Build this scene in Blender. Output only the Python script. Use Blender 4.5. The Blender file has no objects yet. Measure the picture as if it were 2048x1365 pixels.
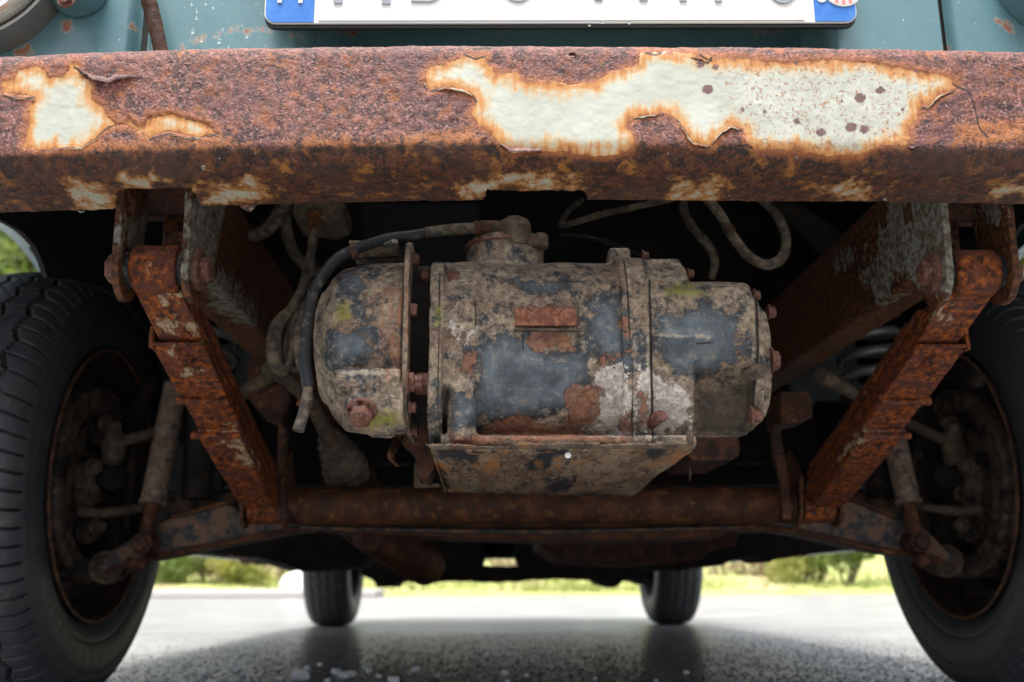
import bpy, bmesh, math, random
import numpy as np
from mathutils import Vector, Matrix, Euler

random.seed(7); rng = np.random.default_rng(7)
S = bpy.context.scene
# ---------------------------------------------------------------- camera
F = 1991.0
CX, CH, YAW, PIT, ROLL = -0.08, 0.165, 0.0286, 0.24, 0.004
cam = bpy.data.cameras.new('camera'); cam_o = bpy.data.objects.new('camera', cam)
S.collection.objects.link(cam_o); S.camera = cam_o
cam.sensor_width = 36; cam.lens = 35.0
cam.clip_start = 0.02; cam.clip_end = 600
cam_o.location = (CX, 0, CH); cam_o.rotation_euler = (Euler((math.pi/2 + PIT, 0, -YAW)).to_matrix() @ Matrix.Rotation(-ROLL, 3, 'Z')).to_euler()
cam.dof.use_dof = True; cam.dof.focus_distance = 0.80; cam.dof.aperture_fstop = 6.7
cam.dof.aperture_blades = 7
# ---------------------------------------------------------------- light
SUN_EL, SUN_AZ = math.radians(75), math.radians(195)     # azimuth clockwise from +Y
w = bpy.data.worlds.new('World'); S.world = w; w.use_nodes = True
wn = w.node_tree; bg = wn.nodes['Background']
sky = wn.nodes.new('ShaderNodeTexSky'); sky.sky_type = 'NISHITA'; sky.sun_disc = False
sky.sun_elevation = SUN_EL; sky.sun_rotation = SUN_AZ
sky.air_density = 1.0; sky.dust_density = 6.0; sky.ozone_density = 0.4
hs = wn.nodes.new('ShaderNodeHueSaturation'); hs.inputs['Saturation'].default_value = 0.45
wn.links.new(sky.outputs[0], hs.inputs['Color']); wn.links.new(hs.outputs[0], bg.inputs[0])
bg.inputs[1].default_value = 0.15
sl = bpy.data.lights.new('sun', 'SUN'); sl.energy = 3.0; sl.angle = math.radians(25); sl.color = (1, .97, .93)
so = bpy.data.objects.new('sun', sl); S.collection.objects.link(so)
d = Vector((math.sin(SUN_AZ)*math.cos(SUN_EL), math.cos(SUN_AZ)*math.cos(SUN_EL), math.sin(SUN_EL)))
so.rotation_euler = d.to_track_quat('Z', 'Y').to_euler()
S.view_settings.view_transform = 'Standard'; S.view_settings.look = 'None'
S.view_settings.exposure = 1.15; S.view_settings.gamma = 1
S.cycles.max_bounces = 8; S.cycles.diffuse_bounces = 3

# ---------------------------------------------------------------- measuring (the camera model above, used to survey the photo)
def proj(P):
    P = np.asarray(P, float); x = P[..., 0]-CX; y = P[..., 1]; z = P[..., 2]-CH
    X = x*math.cos(YAW)-y*math.sin(YAW); Y = x*math.sin(YAW)+y*math.cos(YAW)
    Z = Y*math.cos(PIT)+z*math.sin(PIT); V = -Y*math.sin(PIT)+z*math.cos(PIT)
    X, V = X*math.cos(ROLL)-V*math.sin(ROLL), X*math.sin(ROLL)+V*math.cos(ROLL)
    return np.stack([1024+F*X/Z, 682.5-F*V/Z], -1)
def ray(px, py):
    a = (px-1024)/F; b = (682.5-py)/F; a, b = a*math.cos(ROLL)+b*math.sin(ROLL), -a*math.sin(ROLL)+b*math.cos(ROLL)
    Yc = math.cos(PIT)-b*math.sin(PIT); z = math.sin(PIT)+b*math.cos(PIT)
    return Vector((a*math.cos(YAW)+Yc*math.sin(YAW), -a*math.sin(YAW)+Yc*math.cos(YAW), z))
def at(px, py, Y):
    r = ray(px, py); return Vector((CX, 0, CH)) + r*(Y/r.y)
def on_z(px, py, z):
    r = ray(px, py); return Vector((CX, 0, CH)) + r*((z-CH)/r.z)
def sc(Y, z=.35):                      # photo pixels per metre there
    return F/(Y*math.cos(PIT)+(z-CH)*math.sin(PIT))
def sd_poly(P, polys):
    best = np.full(len(P), -1e9)
    for poly in polys:
        A = np.array(poly, float); B = np.roll(A, -1, 0)
        ins = np.zeros(len(P), bool); dm = np.full(len(P), 1e9)
        for a, b in zip(A, B):
            e = b-a; L = e@e
            if L == 0: continue
            t = np.clip(((P-a)@e)/L, 0, 1)
            dm = np.minimum(dm, np.hypot(*(P-a-t[:, None]*e).T))
            c = ((a[1] > P[:, 1]) != (b[1] > P[:, 1]))
            with np.errstate(divide='ignore', invalid='ignore'):
                xi = (b[0]-a[0])*(P[:, 1]-a[1])/(b[1]-a[1])+a[0]
            ins ^= c & (P[:, 0] < xi)
        best = np.maximum(best, np.where(ins, dm, -dm))
    return best
def _h(ix, iy, iz, s):
    n = (ix*73856093 ^ iy*19349663 ^ iz*83492791 ^ (s*2654435)) & 0x7fffffff
    n = (n ^ (n >> 13))*1274126177 & 0x7fffffff
    return ((n ^ (n >> 16)) & 0xffff)/65535.0
def vnoise(P, s=0):
    I = np.floor(P).astype(np.int64); f = P-I; f = f*f*(3-2*f); r = 0
    for dx in (0, 1):
        for dy in (0, 1):
            for dz in (0, 1):
                wgt = (f[:, 0] if dx else 1-f[:, 0])*(f[:, 1] if dy else 1-f[:, 1])*(f[:, 2] if dz else 1-f[:, 2])
                r = r+wgt*_h(I[:, 0]+dx, I[:, 1]+dy, I[:, 2]+dz, s)
    return r
def fbm(P, scale, octs=4, s=0):
    P = np.asarray(P)*scale; r = 0; a = .5; t = 0
    for k in range(octs):
        r = r+a*vnoise(P*2**k+k*17.3, s+k); t += a; a *= .5
    return r/t-.5

# ---------------------------------------------------------------- node materials
class NT:
    def __init__(s, name):
        s.m = bpy.data.materials.new(name); s.m.use_nodes = True; s.t = s.m.node_tree
        s.b = s.t.nodes['Principled BSDF']; s.out = s.t.nodes['Material Output']
        s.co = s.n('ShaderNodeTexCoord').outputs['Object']
    def n(s, typ, ins=None, **kw):
        nd = s.t.nodes.new(typ)
        for k, v in kw.items(): setattr(nd, k, v)
        for k, v in (ins or {}).items(): s.put(nd.inputs[k], v)
        return nd
    def put(s, sock, v):
        if hasattr(v, 'is_output'): s.t.links.new(v, sock)
        else:
            if sock.type == 'RGBA' and len(v) == 3: v = (*v, 1)
            sock.default_value = v
    def math(s, op, a, b=0., c=None, clamp=False):
        nd = s.n('ShaderNodeMath', operation=op, use_clamp=clamp); s.put(nd.inputs[0], a); s.put(nd.inputs[1], b)
        if c is not None: s.put(nd.inputs[2], c)
        return nd.outputs[0]
    def step(s, x, lo, hi, a=0., b=1.):
        nd = s.n('ShaderNodeMapRange', interpolation_type='SMOOTHSTEP'); s.put(nd.inputs[0], x)
        for i, v in zip((1, 2, 3, 4), (lo, hi, a, b)): s.put(nd.inputs[i], v)
        return nd.outputs[0]
    def mix(s, f, a, b):
        nd = s.n('ShaderNodeMix', data_type='RGBA'); s.put(nd.inputs[0], f); s.put(nd.inputs[6], a); s.put(nd.inputs[7], b)
        return nd.outputs[2]
    def mixf(s, f, a, b):
        nd = s.n('ShaderNodeMix', data_type='FLOAT'); s.put(nd.inputs[0], f); s.put(nd.inputs[2], a); s.put(nd.inputs[3], b)
        return nd.outputs[0]
    def vec(s, st=(1, 1, 1), off=(0, 0, 0)):
        nd = s.n('ShaderNodeMapping'); s.put(nd.inputs[0], s.co); nd.inputs['Scale'].default_value = st; nd.inputs['Location'].default_value = off
        return nd.outputs[0]
    def noise(s, scale, detail=5, rough=.6, st=None, off=0., dist=0.):
        nd = s.n('ShaderNodeTexNoise', {'Scale': scale, 'Detail': detail, 'Roughness': rough, 'Distortion': dist})
        s.put(nd.inputs['Vector'], s.vec(st or (1, 1, 1), (off, off*1.7, off*.6)))
        return nd.outputs['Fac']
    def vor(s, scale, feature='F1', off=0., rnd=1.):
        nd = s.n('ShaderNodeTexVoronoi', {'Scale': scale, 'Randomness': rnd}, feature=feature)
        s.put(nd.inputs['Vector'], s.vec((1, 1, 1), (off, off, off))); return nd.outputs['Distance']
    def attr(s, name): return s.n('ShaderNodeAttribute', attribute_name=name).outputs['Fac']
    def bump(s, h, strength=1., dist=.001, nrm=None):
        nd = s.n('ShaderNodeBump', {'Height': h, 'Strength': strength, 'Distance': dist})
        if nrm: s.put(nd.inputs['Normal'], nrm)
        return nd.outputs[0]
    def fin(s, col=None, rough=None, nrm=None, metal=None, spec=None, coat=None):
        if col is not None: s.put(s.b.inputs['Base Color'], col)
        if rough is not None: s.put(s.b.inputs['Roughness'], rough)
        if nrm is not None: s.put(s.b.inputs['Normal'], nrm)
        if metal is not None: s.put(s.b.inputs['Metallic'], metal)
        if spec is not None: s.put(s.b.inputs['Specular IOR Level'], spec)
        if coat is not None: s.put(s.b.inputs['Coat Weight'], coat); s.b.inputs['Coat Roughness'].default_value = .15
        return s.m

def layered(name, base, layers, rough=.75, bumps=((400, .0008), (90, .0014)), spec=.22, bstr=1.):
    """layers: (colour, scale, threshold, softness, stretch) noise patches one over the other"""
    t = NT(name); c = base; h = 0.
    for k, L in enumerate(layers):
        col, scale, thr, soft = L[:4]; st = L[4] if len(L) > 4 else (1, 1, 1)
        f = t.step(t.noise(scale, 7, .65, st, off=k*3.7+1), thr-soft, thr+soft); c = t.mix(f, c, col)
    for k, (sca, dist) in enumerate(bumps):
        h = t.math('MULTIPLY_ADD', t.noise(sca, 6, .7, off=9+k), dist*1000, h)
    nrm = t.bump(h, bstr, .001)
    r = t.math('MULTIPLY_ADD', t.noise(60, 4, off=5), .35, rough-.17)
    return t.fin(c, r, nrm, spec=spec)

def mat_bumper():
    t = NT('bumper_rust')
    n1 = t.noise(26, 8, .6, off=1); n2 = t.noise(120, 8, .7, off=2); n3 = t.noise(420, 6, .7, off=3); n4 = t.noise(1100, 3, .6, off=4)
    band = t.attr('band')                                   # 1 on the face, 0 under the lower bend
    c_face = t.mix(t.step(n2, .42, .58), (.040, .012, .011), (.165, .058, .044))
    c_face = t.mix(t.step(n3, .52, .62, 0., .9), c_face, (.33, .165, .145))
    c_face = t.mix(t.step(n3, .45, .33, 0., .95), c_face, (.018, .008, .008))
    c_face = t.mix(t.step(t.noise(70, 8, .75, off=33), .53, .63, 0., .8), c_face, (.27, .085, .022))
    c_face = t.mix(t.step(n1, .50, .64, 0., .5), c_face, (.085, .034, .042))
    of = t.math('ADD', t.math('MULTIPLY', t.attr('orange'), .20), t.math('MULTIPLY_ADD', n3, .5, t.math('MULTIPLY', n2, .55)))
    c_face = t.mix(t.step(of, .58, .80, 0., .85), c_face, (.34, .12, .03))
    c_face = t.mix(t.step(of, .82, .98, 0., .9), c_face, (.55, .24, .07))
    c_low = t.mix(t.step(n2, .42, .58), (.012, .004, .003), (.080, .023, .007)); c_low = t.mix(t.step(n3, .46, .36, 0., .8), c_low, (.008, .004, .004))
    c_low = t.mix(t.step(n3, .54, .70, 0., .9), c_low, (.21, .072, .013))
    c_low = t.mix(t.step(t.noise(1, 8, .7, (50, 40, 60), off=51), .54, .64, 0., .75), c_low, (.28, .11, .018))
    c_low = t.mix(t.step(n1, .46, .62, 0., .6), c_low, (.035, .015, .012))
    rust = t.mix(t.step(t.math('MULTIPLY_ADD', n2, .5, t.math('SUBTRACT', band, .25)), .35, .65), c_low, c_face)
    # painted remnants
    sd = t.math('ADD', t.attr('paint'), t.math('MULTIPLY_ADD', n2, .006, -.003))
    sd = t.math('ADD', sd, t.math('MULTIPLY_ADD', n3, .0030, -.0015))
    streak = t.noise(1, 5, .6, (210, 100, 22), off=6)
    blot = t.noise(48, 9, .75, off=11)
    halo = t.math('MULTIPLY_ADD', t.math('SUBTRACT', t.math('MULTIPLY_ADD', streak, .38, t.math('MULTIPLY', blot, .62)), .5), .046, sd)
    spk = t.math('MULTIPLY', t.attr('speck'), .34)
    spots = t.math('MAXIMUM', t.step(t.math('ADD', t.noise(260, 6, .8, off=8), spk), .885, .975), t.math('MULTIPLY', t.step(t.math('ADD', t.noise(620, 3, .6, off=31), spk), .945, 1.01), .8))
    big = t.step(t.math('ADD', t.attr('spot'), t.math('MULTIPLY_ADD', n3, .006, -.003)), -.0006, .0008)
    p = t.mix(t.step(n1, .35, .65), (.35, .365, .315), (.41, .43, .375))
    p = t.mix(t.step(t.noise(400, 4, .8, off=15), .62, .72, 0., .3), p, (.32, .25, .15))
    p = t.mix(t.step(halo, .0125, .0035, 0., .95), p, (.44, .31, .16))
    p = t.mix(t.step(halo, .0080, .0018, 0., .92), p, (.40, .17, .045))
    p = t.mix(t.step(halo, .0022, -.002, 0., .9), p, (.20, .065, .025))
    p = t.mix(t.math('MULTIPLY', spots, .9), p, (.36, .13, .045))
    p = t.mix(big, p, (.12, .07, .065))
    pf = t.step(sd, -.00025, .00025)
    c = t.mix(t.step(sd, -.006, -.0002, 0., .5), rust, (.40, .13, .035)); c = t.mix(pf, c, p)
    c = t.mix(t.step(t.math('ADD', t.attr('crack'), t.math('MULTIPLY_ADD', n3, .0014, -.0007)), -.0002, .0002, 0., .93), c, (.012, .006, .005))  # shadow lines under lifted flakes painted dark, together with edge cracks
    # thin worn paint under the bend
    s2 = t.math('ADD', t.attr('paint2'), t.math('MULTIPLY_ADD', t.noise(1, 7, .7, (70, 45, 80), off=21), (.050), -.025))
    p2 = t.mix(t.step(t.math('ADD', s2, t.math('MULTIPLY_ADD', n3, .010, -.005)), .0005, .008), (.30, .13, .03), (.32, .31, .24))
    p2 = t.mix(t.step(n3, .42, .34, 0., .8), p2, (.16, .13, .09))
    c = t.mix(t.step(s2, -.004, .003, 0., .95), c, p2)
    h = t.math('MULTIPLY', n2, 1.5); h = t.math('MULTIPLY_ADD', n3, .9, h); h = t.math('MULTIPLY_ADD', n4, .35, h)
    pits = t.step(t.vor(330, off=1.), .12, .30); h = t.math('MULTIPLY_ADD', pits, .35, h)
    hp = t.math('MULTIPLY_ADD', spots, .2, t.math('MULTIPLY_ADD', n1, .4, t.math('MULTIPLY_ADD', n3, .08, 1.55)))
    h = t.mixf(pf, h, hp)
    nrm = t.bump(h, 1., .0014)
    r = t.mixf(pf, t.math('MULTIPLY_ADD', n3, .5, .22), .42)
    return t.fin(c, r, nrm, spec=.30)

def mat_casting():
    t = NT('casting_flaked_paint')
    n0 = t.noise(14, 6, .6, off=1); n1 = t.noise(45, 9, .68, off=2); n2 = t.noise(160, 8, .7, off=3); n3 = t.noise(600, 5, .7, off=4)
    dirt = t.mix(t.step(n2, .38, .62), (.115, .094, .072), (.34, .27, .195))
    dirt = t.mix(t.step(n0, .45, .62, 0., .6), dirt, (.12, .065, .045))
    nd = t.noise(75, 10, .75, off=41); dirt = t.mix(t.step(nd, .53, .60, 0., .75), dirt, (.024, .025, .027))
    dirt = t.mix(t.step(t.noise(60, 8, .7, off=43), .58, .66, 0., .6), dirt, (.17, .07, .035))
    dirt = t.mix(t.step(n3, .53, .66, 0., .65), dirt, (.36, .30, .23)); dirt = t.mix(t.step(t.noise(1500, 2, .5, off=55), .56, .66, 0., .5), dirt, (.04, .03, .025))
    # dark paint left in islands
    sp = t.math('ADD', t.attr('blue'), t.math('MULTIPLY_ADD', n1, .13, -.065)); sp = t.math('MULTIPLY_ADD', n2, .022, t.math('SUBTRACT', sp, .011))
    sp = t.math('MULTIPLY_ADD', n3, .008, t.math('SUBTRACT', sp, .004))
    blue = t.mix(t.step(n2, .40, .60), (.012, .017, .023), (.035, .050, .066))
    blue = t.mix(t.step(t.attr('blue'), .002, .016), blue, t.mix(t.step(n1, .35, .65), (.038, .053, .067), (.105, .138, .165)))
    blue = t.mix(t.step(t.math('MULTIPLY_ADD', n2, .6, t.math('MULTIPLY_ADD', n3, .35, t.math('MULTIPLY', n1, .35))), .69, .76, 0., .85), blue, (.22, .185, .145))
    c = t.mix(t.step(sp, -.0030, .0026, 0., .95), dirt, blue)
    # pale dust
    sw = t.math('ADD', t.attr('white'), t.math('MULTIPLY_ADD', n1, .050, -.025)); sw = t.math('MULTIPLY_ADD', n2, .026, t.math('SUBTRACT', sw, .013))
    wht = t.mix(t.step(n2, .40, .64), (.32, .28, .25), (.58, .54, .50)); wht = t.mix(t.step(n3, .42, .34, 0., .7), wht, (.16, .15, .15))
    c = t.mix(t.step(sw, -.0006, .0012, 0., .95), c, wht)
    # rust
    sr = t.math('ADD', t.attr('rust'), t.math('MULTIPLY_ADD', n1, .036, -.018)); sr = t.math('MULTIPLY_ADD', n2, .022, t.math('SUBTRACT', sr, .011))
    rst = t.mix(t.step(n2, .38, .60), (.13, .045, .026), (.24, .105, .055)); rst = t.mix(t.step(n1, .52, .60, 0., .8), rst, (.16, .062, .050)); rst = t.mix(t.step(n3, .46, .36, 0., .85), rst, (.05, .027, .02)); rst = t.mix(t.step(t.noise(210, 6, .8, off=61), .52, .60, 0., .75), rst, (.21, .155, .11))
    c = t.mix(t.step(sr, -.0010, .0016, 0., .92), c, rst)
    streak = t.noise(1, 6, .65, (240, 120, 26), off=9)
    c = t.mix(t.math('MULTIPLY', t.step(t.attr('streak'), -.02, .01), t.step(streak, .44, .60, 0., .8)), c, (.30, .12, .06))
    c = t.mix(t.step(t.math('ABSOLUTE', sr), .0008, .0002, 0., .7), c, (.03, .018, .014))
    c = t.mix(t.step(t.math('ADD', t.attr('ridge'), t.math('MULTIPLY_ADD', n1, .012, t.math('MULTIPLY_ADD', n2, .008, -.0105))), -.0010, .0012, 0., .7), c, (.34, .29, .22))  # highlights along seam and rib edges painted as pale lines
    c = t.mix(t.step(t.attr('seam'), -.0005, .0002, 0., .93), c, (.010, .008, .007))
    c = t.mix(t.step(t.math('ADD', t.attr('oil'), t.math('MULTIPLY_ADD', n1, .03, -.015)), -.006, .006, 0., .78), c, (.040, .034, .024))  # overhang shade painted dark into the recesses, mixed with olive dirt
    # moss
    sm = t.math('ADD', t.attr('moss'), t.math('MULTIPLY_ADD', n2, .030, -.015))
    c = t.mix(t.step(sm, -.003, .006, 0., .85), c, t.mix(n2, (.10, .10, .012), (.24, .23, .03)))
    h = t.math('MULTIPLY', n2, .8); h = t.math('MULTIPLY_ADD', n3, .6, h)
    h = t.math('MULTIPLY_ADD', t.step(sp, -.0008, .0010), .35, h); h = t.math('MULTIPLY_ADD', t.step(sr, -.0004, .0006), -.5, h)
    r = t.mixf(t.step(sp, -.0008, .0010), .85, t.math('MULTIPLY_ADD', n2, .3, .30))
    return t.fin(c, r, t.bump(h, 1., .0013), spec=.35)

def mat_spring():
    t = NT('spring_orange_rust')
    n1 = t.noise(40, 7, .65, off=1); n2 = t.noise(130, 8, .7, off=2); n3 = t.noise(500, 5, .7, off=3)
    c = t.mix(t.step(n2, .40, .60), (.026, .007, .004), (.22, .052, .009))
    c = t.mix(t.step(t.math('MULTIPLY_ADD', n2, .5, t.math('MULTIPLY', n3, .5)), .54, .64, 0., .9), c, (.50, .175, .028))
    c = t.mix(t.step(n1, .48, .60, 0., .8), c, (.085, .026, .019))
    c = t.mix(t.step(n3, .60, .72, 0., .6), c, (.50, .26, .10))
    f = t.math('ADD', t.attr('paint'), t.math('MULTIPLY_ADD', t.noise(1, 9, .75, (110, 50, 110), off=5), .085, -.0425))
    c = t.mix(t.step(f, .002, .010, 0., .9), c, t.mix(t.step(n3, .4, .6), (.24, .13, .05), (.44, .40, .28)))
    h = t.math('MULTIPLY_ADD', n3, .7, n2)
    return t.fin(c, t.math('MULTIPLY_ADD', n2, .5, .30), t.bump(h, 1., .0018), spec=.25)

def mat_bracket():
    t = NT('bracket_worn_paint')
    n1 = t.noise(1, 8, .68, (55, 55, 28), off=1); n2 = t.noise(150, 8, .7, off=2); n3 = t.noise(500, 5, .7, off=3)
    c = t.mix(t.step(n2, .40, .62), (.022, .010, .006), (.125, .046, .016))
    f = t.math('ADD', t.attr('paint'), t.math('MULTIPLY_ADD', n1, .07, -.035))
    f = t.math('MULTIPLY_ADD', n2, .02, t.math('SUBTRACT', f, .01))
    pc = t.mix(t.step(n2, .42, .6), (.08, .06, .04), (.19, .195, .17))
    c = t.mix(t.step(f, -.001, .003), c, pc)
    c = t.mix(t.step(n3, .58, .70, 0., .7), c, (.24, .085, .025))
    h = t.math('MULTIPLY_ADD', n3, .6, n2)
    return t.fin(c, .55, t.bump(h, 1., .0014), spec=.25)

def mat_teal():
    t = NT('teal_body_paint')
    n1 = t.noise(5, 5, .6, off=1); n2 = t.noise(70, 7, .7, off=2); n3 = t.noise(900, 3, .6, off=3)
    c = t.mix(t.step(n1, .35, .65), (.062, .142, .165), (.092, .190, .21))
    c = t.mix(t.step(t.noise(1, 6, .7, (20, 20, 90), off=7), .60, .75, 0., .35), c, (.30, .33, .30))
    f = t.math('ADD', t.attr('rust'), t.math('MULTIPLY_ADD', n2, .040, -.022)); f = t.math('MULTIPLY_ADD', n3, .004, t.math('SUBTRACT', f, .002))
    c = t.mix(t.step(f, -.004, .000, 0., .5), c, (.40, .30, .22)); c = t.mix(t.step(f, -.0006, .0008), c, (.22, .09, .045))
    c = t.mix(t.step(t.noise(260, 3, .5, off=12), .72, .76), c, (.30, .16, .08))
    return t.fin(c, t.math('MULTIPLY_ADD', n2, .2, .26), t.bump(t.math('MULTIPLY_ADD', n3, .25, n1), .25, .0008), spec=.5, coat=.25)

def plain(name, col, rough=.5, metal=0., bump=None, spec=.5, var=.25):
    t = NT(name); n = t.noise(60, 6, .65)
    c = t.mix(n, tuple(x*(1-var) for x in col), tuple(min(1, x*(1+var)) for x in col))
    nr = t.bump(t.noise(bump[0], 5, .6, off=3), .8, bump[1]) if bump else None
    return t.fin(c, t.math('MULTIPLY_ADD', n, .2, rough-.1), nr, metal, spec)

MT = {}
MT['bumper'] = mat_bumper(); MT['cast'] = mat_casting(); MT['spring'] = mat_spring(); MT['bracket'] = mat_bracket(); MT['teal'] = mat_teal()
MT['rustbolt'] = layered('bolt_rust', (.085, .036, .027), [((.13, .058, .040), 120, .50, .08), ((.21, .145, .115), 300, .60, .06), ((.08, .035, .03), 160, .62, .05)], .6)
MT['darkrust'] = layered('dark_rust', (.030, .014, .011), [((.075, .030, .018), 50, .50, .10), ((.14, .06, .02), 90, .62, .06), ((.018, .012, .012), 30, .58, .08)], .7)
MT['tube'] = layered('crossmember_rust', (.040, .015, .009), [((.10, .038, .014), 35, .52, .10), ((.17, .08, .025), 60, .62, .08), ((.03, .02, .016), 120, .58, .06)], .6)
MT['arm'] = layered('arm_flaked_paint', (.030, .036, .045), [((.15, .085, .055), 45, .50, .05), ((.09, .07, .055), 150, .55, .06), ((.30, .12, .035), 70, .66, .04)], .6)
MT['grime'] = layered('road_grime', (.065, .048, .035), [((.13, .10, .072), 60, .52, .12), ((.055, .042, .034), 110, .56, .10), ((.16, .08, .04), 40, .62, .06)], .9)
MT['hose'] = layered('dusty_hose', (.045, .036, .028), [((.14, .11, .08), 90, .50, .12), ((.03, .03, .032), 60, .58, .10)], .85)
MT['blackhose'] = layered('black_hose', (.012, .014, .017), [((.10, .085, .065), 70, .60, .08)], .5, ((500, .0003),))
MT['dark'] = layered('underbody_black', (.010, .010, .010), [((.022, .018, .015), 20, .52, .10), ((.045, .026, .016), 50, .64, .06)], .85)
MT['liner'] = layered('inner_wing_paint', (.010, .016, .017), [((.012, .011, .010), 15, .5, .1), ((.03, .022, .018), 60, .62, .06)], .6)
MT['greyblue'] = layered('inner_wing_pale_paint', (.09, .12, .135), [((.08, .08, .075), 30, .5, .1), ((.20, .14, .09), 60, .62, .06)], .6)
MT['tray'] = layered('tray_rust', (.11, .07, .045), [((.21, .15, .10), 1, .50, .08, (50, 9, 50)), ((.28, .21, .15), 1, .58, .06, (260, 45, 260)), ((.022, .023, .027), 1, .55, .035, (26, 5, 26)), ((.03, .028, .026), 1, .60, .04, (150, 26, 150)), ((.27, .12, .045), 1, .60, .05, (34, 6, 34)), ((.26, .12, .05), 60, .62, .05)], .7)
MT['rim'] = layered('rim_rust', (.020, .015, .013), [((.050, .030, .022), 50, .54, .08), ((.08, .04, .025), 90, .66, .05)], .6)
MT['drum'] = layered('drum_grime', (.065, .050, .042), [((.14, .105, .08), 50, .54, .08), ((.02, .017, .015), 30, .56, .05)], .7)
MT['bellow'] = layered('bellows_rubber', (.08, .066, .052), [((.17, .135, .10), 60, .52, .12)], .8)
MT['steel'] = plain('chrome_ring', (.42, .40, .36), .28, .9, (200, .0004))
MT['npl'] = layered('name_plate_rust', (.13, .045, .028), [((.24, .10, .06), 150, .5, .08), ((.05, .025, .02), 300, .6, .05)], .6)
MT['rimedge'] = layered('rim_edge_rust', (.17, .085, .05), [((.07, .04, .03), 60, .5, .1)], .7)
MT['coil'] = plain('coil_black', (.10, .10, .10), .3, .2, (400, .0005))
MT['soot'] = plain('cavity_black', (.008, .008, .009), .9)  # plain black for gap backings, gasket and rear sheet
MT['platewhite'] = plain('plate_white', (.60, .61, .60), .35, var=.03)
MT['plateblue'] = layered('plate_blue', (.035, .14, .44), [((.06, .19, .52), 60, .5, .2)], .35, ((800, .0001),))
MT['platedark'] = plain('plate_holder_black', (.006, .006, .008), .4)
MT['platechar'] = plain('plate_character_grey', (.22, .25, .29), .4)
MT['sealred'] = plain('seal_red', (.60, .16, .14), .5)
MT['shock'] = layered('shock_grime', (.13, .095, .075), [((.22, .16, .12), 90, .52, .1), ((.05, .04, .035), 60, .60, .08)], .7)

def mat_rubber():
    t = NT('tyre_rubber'); n = t.noise(40, 6, .65, off=1); n3 = t.noise(350, 5, .7, off=2)
    c = t.mix(n, (.024, .028, .034), (.062, .070, .082))
    c = t.mix(t.step(t.math('MULTIPLY_ADD', n3, .5, t.math('MULTIPLY', n, .5)), .54, .66, 0., .6), c, (.12, .108, .09))
    mo = t.math('MULTIPLY', t.step(t.noise(22, 3, .6, off=8), .54, .62), t.step(n3, .56, .64)); mo = t.math('MULTIPLY', mo, t.attr('shoulder'))
    c = t.mix(mo, c, (.22, .21, .05))
    return t.fin(c, t.math('MULTIPLY_ADD', n3, .35, .25), t.bump(t.math('MULTIPLY_ADD', t.noise(90, 5, .7, off=6), 1.2, n3), .9, .0009), spec=.5)
MT['rubber'] = mat_rubber()
def mat_lens():
    t = NT('headlight_glass'); st = t.noise(1, 4, .6, (130, 130, 14))
    c = t.mix(t.step(st, .35, .65), (.30, .32, .34), (.85, .87, .88))
    return t.fin(c, .12, t.bump(st, .9, .002), .5, .8)
MT['lens'] = mat_lens()
def mat_water():
    t = NT('water'); t.b.inputs['Transmission Weight'].default_value = 1; t.b.inputs['IOR'].default_value = 1.33
    t.b.inputs['Roughness'].default_value = .02; t.b.inputs['Base Color'].default_value = (1, 1, 1, 1); return t.m
MT['water'] = mat_water()
def mat_snow():
    t = NT('snow'); t.fin((.86, .90, .95), .6, t.bump(t.noise(250, 4), .5, .002)); return t.m
MT['snow'] = mat_snow()
def mat_asphalt():
    t = NT('wet_asphalt'); v = t.vor(150); n = t.noise(2.2, 5, .6); n2 = t.noise(260, 6, .7, off=2)
    c = t.mix(t.step(n2, .35, .7), (.09, .088, .084), (.48, .475, .46)); c = t.mix(t.step(t.noise(90, 3, .6, off=77), .50, .60, 0., .5), c, (.09, .088, .085)); c = t.mix(t.step(n, .4, .6, 0., .35), c, (.42, .415, .405))
    h = t.math('MULTIPLY_ADD', v, -1.2, t.math('MULTIPLY', n2, .5))
    t.fin(c, t.math('MULTIPLY_ADD', n, .3, .28), t.bump(h, .5, .0013), spec=.6); t.b.inputs['Coat Weight'].default_value = .35; t.b.inputs['Coat Roughness'].default_value = .16; return t.m
MT['asphalt'] = mat_asphalt()
MT['kerbstone'] = plain('kerb_concrete', (.42, .41, .39), .8, 0., (60, .003))
MT['soil'] = layered('verge_ground', (.22, .26, .08), [((.36, .38, .14), 3, .5, .1), ((.36, .27, .18), 1.5, .58, .08)], .9, ((20, .01),))
def foliage(name, a, b):
    t = NT(name); n = t.noise(1.5, 4, .6); nn = t.noise(14, 3, .6, off=3)
    c = t.mix(t.step(t.math('MULTIPLY_ADD', n, .6, t.math('MULTIPLY', nn, .4)), .38, .62), a, b)
    t.fin(c, .55); t.b.inputs['Transmission Weight'].default_value = 0
    tr = t.n('ShaderNodeBsdfTranslucent'); t.put(tr.inputs[0], c); mx = t.n('ShaderNodeMixShader', {0: .45})
    t.t.links.new(t.b.outputs[0], mx.inputs[1]); t.t.links.new(tr.outputs[0], mx.inputs[2]); t.t.links.new(mx.outputs[0], t.out.inputs[0])
    return t.m
MT['grass'] = foliage('grass_blades', (.24, .29, .07), (.42, .45, .16))
MT['leafA'] = foliage('leaf_green', (.07, .13, .02), (.22, .28, .06))
MT['leafB'] = foliage('leaf_yellow_green', (.18, .22, .04), (.44, .42, .12))
MT['leafC'] = foliage('leaf_brown', (.20, .13, .09), (.40, .29, .20))
MT['bark'] = layered('bark', (.07, .055, .04), [((.14, .11, .08), 12, .5, .1)], .9, ((30, .01),))
MT['whitestone'] = plain('white_stone', (.8, .8, .79), .7, 0., (30, .01), var=.05)

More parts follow.
